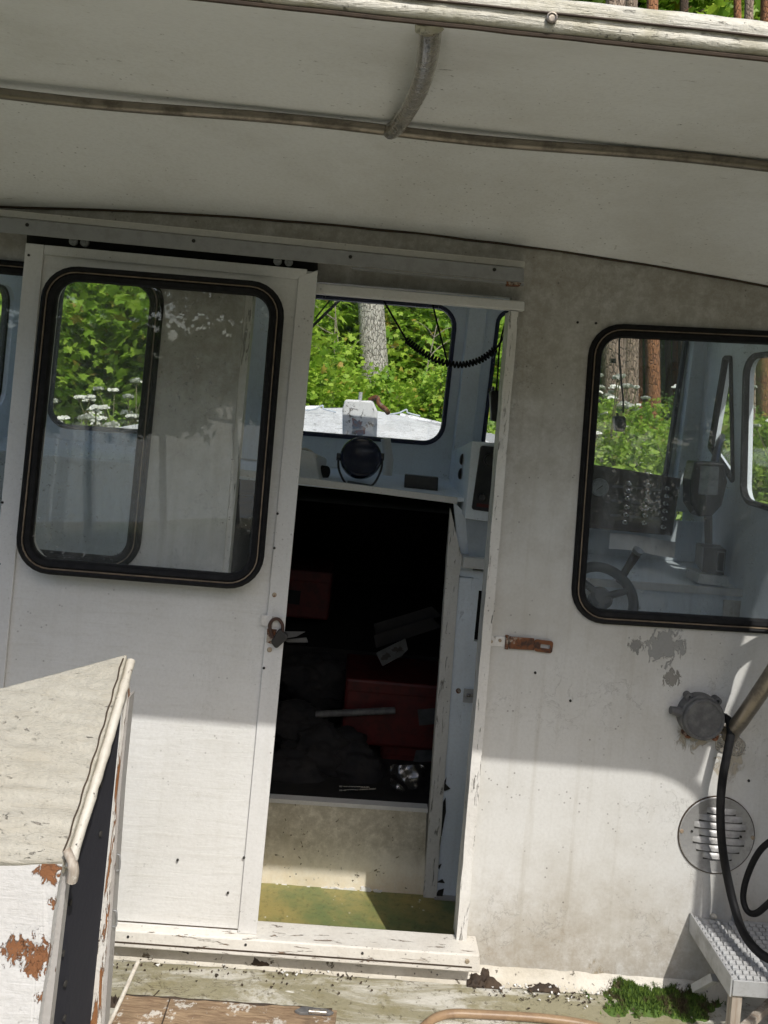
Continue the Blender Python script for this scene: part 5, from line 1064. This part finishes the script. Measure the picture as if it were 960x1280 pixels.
def MB_shift(m, p): bmesh.ops.translate(m.bm, vec=p, verts=m.bm.verts); return m
TWIG2 = plain('grey_twig', (0.30,0.27,0.21), 0.85, (0.18,0.15,0.11))
sapling(436, 8.3, 2.1, -0.15, 1, 'thin bare grey sapling left of the pale trunk'); sapling(505, 8.2, 1.9, 0.35, 2, 'thin leaning bare sapling between the pale trunk and the orange pine'); sapling(414, 8.5, 2.2, 0.05, 3, 'thin upright bare sapling near the wiper arm')
# cow parsley
def parsley(seed, hgt=1.25):
    g = random.Random(seed); ch = []; cen = []; rad = []; lp_, ls_ = [], []
    for k in range(6):
        a = g.uniform(0, 6.28); l = g.uniform(0.1, 0.34); z = hgt*g.uniform(0.72, 1.03); top = V((math.cos(a)*l, math.sin(a)*l, z))
        ch.append((tube_chunk(spline([V((0,0,-0.05)), V((top.x*0.3, top.y*0.3, z*0.5)), top], 4), 0.006, 5), 1))
        R_ = g.uniform(0.028, 0.055); nray = 13
        for r in range(nray):
            t = r*2.4; rr = R_*math.sqrt((r+0.3)/nray); e = top + V((math.cos(t)*rr, math.sin(t)*rr, 0.034 - rr*rr*8))
            ch.append((tube_chunk([top - V((0,0,0.02)), e], 0.0015, 3), 1))
            for w_ in range(5): cen.append([e.x + g.gauss(0, .007), e.y + g.gauss(0, .007), e.z + 0.006 + g.gauss(0, .004)]); rad.append(g.uniform(0.009, 0.016))
    for k in range(170):
        t = g.uniform(0.0, 0.85); a = g.uniform(0, 6.28); l = g.uniform(0.03, 0.32)*(1-t*0.4); lp_.append([math.cos(a)*l, math.sin(a)*l, hgt*t]); ls_.append(g.uniform(0.05, 0.11))
    sq = np.array([(-1,-0.6),(0,-1),(1,-0.6),(1,0.6),(0,1),(-1,0.6)])
    n_ = rng.normal(size=(len(cen), 3))*0.35 + np.array([0, -0.9, 0.7])
    return mesh_of('cow_parsley', [(leaves(sq, np.array(cen), np.array(rad), n_, fold=0.1), 0), (leaves(OVAL, np.array(lp_), np.array(ls_), rng.normal(size=(len(lp_), 3))*0.6 + np.array([0,-0.4,0.8])), 2)] + ch, [UMB, STEM, LF3])
CP = [parsley(s) for s in range(4)]
for lo, hi, n_, lab, grp, dr, sc0 in ((20, 240, 34, 'white flowering cow parsley in the stand seen through the door window', 'cow parsley seen through the door window', (5.4, 7.0), 1.0), (700, 880, 9, 'white flowering cow parsley below the pines in the right window', 'cow parsley below the pines', (6.3, 8.5), 0.95),
                                 (885, 1100, 9, 'white flowering cow parsley outside the starboard side window', 'cow parsley beside the starboard window', (6.0, 9.0), 1.0), (380, 640, 7, 'white flowering cow parsley behind the bow', 'cow parsley behind the bow', (6.6, 7.3), 0.62), (-140, 20, 12, 'white flowering cow parsley left of the door', 'cow parsley left of the door', (5.6, 7.0), 1.0)):
    for k in range(n_):
        inst('cow_parsley', q.choice(CP), on_ground(q.uniform(lo, hi), q.uniform(*dr)), q.uniform(0, 6.28), q.uniform(0.72, 1.08)*sc0, lab, 'plant', grp)

# ------------------------------------------------------------------ trees
def trunk_mesh(name, r, hgt, mat, seed, lean=0.0):
    g = random.Random(seed); n = 26; pts = [V((lean*hgt*(k/n)**1.3 + 0.05*mnoise.noise(V((k*0.25, seed, 0))), 0.05*mnoise.noise(V((k*0.25, seed, 9))), -0.3 + hgt*k/n)) for k in range(n+1)]
    m = MB().tube(pts, [r*(1.12 if k == 0 else 1.0)*(1-0.72*(k/n)**1.3) for k in range(n+1)], 16)
    for v in m.bm.verts: v.co += V((v.co.x, v.co.y, 0))*0.10*mnoise.noise(V((v.co.x*9, v.co.y*9, v.co.z*2.5)))
    for k in range(5):
        z = hgt*g.uniform(0.12, 0.45); a = g.uniform(0, 6.28); m.tube([V((0,0,z)), V((math.cos(a)*r*2.2, math.sin(a)*r*2.2, z+0.08)), V((math.cos(a)*r*5, math.sin(a)*r*5, z+g.uniform(-.2,.3)))], [r*0.12, r*0.08, r*0.03], 5)
    bmesh.ops.recalc_face_normals(m.bm, faces=m.bm.faces)
    me = bpy.data.meshes.new(name); m.bm.to_mesh(me); m.bm.free(); me.materials.append(mat); me.polygons.foreach_set('use_smooth', [True]*len(me.polygons)); return me
def crown_mesh(name, hgt, lo, rad, n, size, mat, bark, seed, shape=OVAL):
    g = np.random.default_rng(seed); ch = []; P = []
    for k in range(26):
        z = hgt*(lo + (1-lo)*g.uniform(0, 1)); a = g.uniform(0, 6.28); l = rad*(1.05 - (z/hgt-lo)/(1-lo)*0.75)*g.uniform(0.5, 1)
        e = V((math.cos(a)*l, math.sin(a)*l, z + l*0.15)); ch.append((tube_chunk([V((0,0,z-0.2)), V((e.x*.5, e.y*.5, z)), e], [0.05, 0.035, 0.012], 5), 1))
        m = n//26; c = np.array(e[:])*g.uniform(0.45, 1.0, m)[:, None]; c[:, 2] = z + (c[:, 2]-z)*0.2; P.append(c + g.normal(size=(m, 3))*np.array([0.42, 0.42, 0.24])*rad*0.3)
    P = np.concatenate(P); S = size*g.uniform(0.5, 1.3, len(P)); return mesh_of(name, [(leaves(shape, P, S, g.normal(size=P.shape)*0.6 + np.array([0,-.3,.8])), 0)] + ch, [mat, bark])
PCR = [crown_mesh('pine_crown', 16, 0.62, 2.4, 3200, 0.34, NEED, BK_O, s) for s in (1, 2)]
DCR = [crown_mesh('leafy_crown', 8, 0.28, 2.2, 3600, 0.20, LF2, BK_D, s, MAPLE) for s in (3, 4)]
TCR = crown_mesh('leafy_crown', 8, 0.28, 2.2, 4200, 0.17, LF1, BK_D, 9, MAPLE)
tm = {}
def tree(name, px, dist, r, hgt, bark, crown, label, group=None, lean=0.0, cs=1.0):
    key = (bark.name, round(r, 2), hgt, lean)
    if key not in tm: tm[key] = trunk_mesh('trunk', r, hgt, bark, len(tm), lean)
    p = on_ground(px, dist); t = bpy.data.objects.new(name, None); COL.objects.link(t); t.location = p; tag(t, label, 'tree', group)
    inst('trunk', tm[key], (0,0,0), q.uniform(0, 6.28) if not lean else 0, 1, None, None, None, t)
    if crown: inst('crown', crown, (lean*hgt*0.8, 0, 5.0 if name == 'birch_tree' else (6.0 if name == 'pine_tree' else 0)), q.uniform(0, 6.28), cs*(0.7 if name == 'pine_tree' else 1), None, None, None, t)
    return t
tree('birch_tree', 469, 8.9, 0.165, 12, BK_W, DCR[0], 'thick pale grey trunk rising behind the bow post', lean=-0.02, cs=1.3)
tree('pine_tree', 546, 12.5, 0.10, 15, BK_O, PCR[0], 'thin orange pine trunk behind the coiled cord', cs=0.95)
tree('pine_tree', 88, 9.5, 0.17, 16, BK_O, PCR[1], 'orange pine trunk at the edge of the door window')
tree('pine_tree', 769, 9.8, 0.145, 16, BK_P, PCR[0], 'pale thick pine trunk behind the hanging microphone')
tree('pine_tree', 789, 11.2, 0.115, 16, BK_P, PCR[1], 'second pale pine trunk close beside the thickest one')
tree('pine_tree', 815, 13.0, 0.125, 16, BK_O, PCR[0], 'clean orange pine trunk right of the two pale trunks')
tree('pine_tree', 937, 12.0, 0.085, 16, BK_P, PCR[1], 'slim pinkish pine trunk seen through the starboard side window')
tree('pine_tree', 960, 14.5, 0.19, 17, BK_O, PCR[0], 'stout orange pine above the right end of the canopy edge')
tree('pine_tree', 924, 15.5, 0.10, 17, BK_O, PCR[1], 'slim orange pine left of the stout one above the canopy')
tree('pine_tree', 856, 16.0, 0.13, 16, BK_D, PCR[0], 'dark brown pine between the orange pines above the canopy')
for i in range(44):
    px = q.uniform(-350, 1350); d = q.uniform(15.5, 30)
    if d < 18 and 380 < px < 600: d += 4
    tree('pine_tree', px, d, q.choice([0.10, 0.13, 0.16]), 16, q.choice([BK_D, BK_O, BK_O]), q.choice(PCR), 'pine in the dense wood behind the boat bow', 'pines in the dense wood')
for i, px in enumerate(range(-420, 1420, 70)):
    tree('leafy_tree', px + q.uniform(-40, 40), q.uniform(15, 24), 0.08, 7, BK_D, q.choice(DCR), 'young broad-leaved tree among the pines', 'young broad-leaved trees among the pines', cs=q.uniform(0.8, 1.25))
for i, (px, d, s_) in enumerate(((790, 18, 1.75), (880, 19, 1.8), (835, 22, 2.0), (950, 21, 1.9), (720, 20, 1.8))):
    tree('leafy_tree', px, d, 0.10, 7, BK_D, TCR, 'tall broad-leaved tree glimpsed between the pines above the canopy edge', 'tall broad-leaved trees above the canopy edge', cs=s_)
# the wood all round the clearing, far enough to read as one mass
def woods(name, label, a0, a1, r0, r1, n, hgt, size, seed, lowgap, zmin=None):
    g = np.random.default_rng(seed); a = g.uniform(a0, a1, n); r = g.uniform(r0, r1, n); ca = np.floor(a*16); hh = hgt*(0.62 + 0.38*np.sin(ca*12.9898)**2)
    z = hh*g.uniform(lowgap, 1, n)**0.8; x, y = np.sin(a)*r, np.cos(a)*r
    if zmin: z = zmin + (hh-zmin)*g.uniform(0, 1, n)**1.3
    P = np.stack([x, y, z + (0.0 if zmin else 0.4)], 1) + g.normal(size=(n, 3))*(np.array([0.5, 0.5, 0.08]) if zmin else 0.5); S = size*g.uniform(0.5, 1.3, n)
    me = mesh_of(name, [(leaves(MAPLE, P, S, g.normal(size=P.shape)*0.6 + np.array([0, 0, 0.7]) - np.stack([x, y, 0*x], 1)/r[:, None]*0.5), 0)], [LF2])
    o = bpy.data.objects.new(name, me); COL.objects.link(o); tag(o, label, 'forest', None, 'stuff')
woods('forest', 'dense dark wood behind the pines beyond the bow', -1.15, 1.15, 27, 40, 26000, 12, 0.75, 1, 0.0)
woods('forest', 'tree line beside the clearing to starboard of the boat', 1.15, 1.95, 20, 28, 14000, 9, 0.5, 2, 0.0)
woods('forest', 'tree line beside the clearing to port of the boat', 4.33, 5.13, 20, 28, 14000, 9, 0.5, 5, 0.0)
for k in range(9):  # unseen bushes added to darken the reflection in the right window
    x_, y_ = 2.9 + 0.62*k, -12.6 + 0.5*math.sin(k*3.0)
    inst('reflection_bush', OB_[k % 2], (x_, y_, gz(x_, y_)-0.05), k*1.3, 0.95 + 0.2*math.sin(k*1.7), 'low bush on the lake shore behind the photographer', 'bush', 'bushes added to darken the right window reflection')
SCR = crown_mesh('shore_crown', 5.6, 0.30, 1.9, 5200, 0.17, LF2, BK_D, 12, MAPLE)
for k, a in enumerate(np.linspace(1.9, 4.38, 26)):
    r_ = 12.8 + 1.0*math.sin(k*2.3); key = 'shore'
    if key not in tm: tm[key] = trunk_mesh('trunk', 0.07, 5.4, BK_D, 40)
    t = bpy.data.objects.new('alder_tree', None); COL.objects.link(t); t.location = (math.sin(a)*r_, math.cos(a)*r_, gz(math.sin(a)*r_, math.cos(a)*r_)); tag(t, 'broad-leaved tree on the lake shore behind the photographer, mirrored in the windows', 'tree', 'trees on the lake shore')
    inst('trunk', tm[key], (0,0,0), k, 1, None, None, None, t); inst('crown', SCR, (0,0,0.25), k*1.7, 1, None, None, None, t)
lm = MB(); lm.face([V((-500, -700, -0.9)), V((500, -700, -0.9)), V((500, -15.6, -0.9)), V((-500, -15.6, -0.9))])  # unseen water, added to brighten the reflections in the windows
n_ = N('added_lake_water'); n_.done(n_.bsdf((0.015,0.03,0.035), 0.08, 0, n_.bump(n_.noise(1.2, 4, 0.6), 0.12)))
tag(part('lake', lm, n_.m, None, boat=False), 'open lake added behind the camera for the window reflections', 'water', kind='structure')
# grass in front of the thicket and round the boat
gp = np.stack([rng.uniform(-9, 9, 42000), rng.uniform(2.2, 13, 42000), np.zeros(42000)], 1)
gp[:, 2] = [gz(a, b)-0.02 for a, b in gp[:, :2]]
gme = mesh_of('grass', [(leaves(BLADE*np.array([1.4, -1]), gp, rng.uniform(0.18, 0.5, len(gp)), rng.normal(size=gp.shape)*np.array([1, 1, 0.25]), spin=np.tile(np.array([[0,0,1.0]]), (len(gp), 1)) + rng.normal(size=gp.shape)*0.3), 0)], [LF3])
go = bpy.data.objects.new('grass', gme); COL.objects.link(go); tag(go, 'long green grass growing below the herbs beyond the bow', 'grass', None, 'stuff')
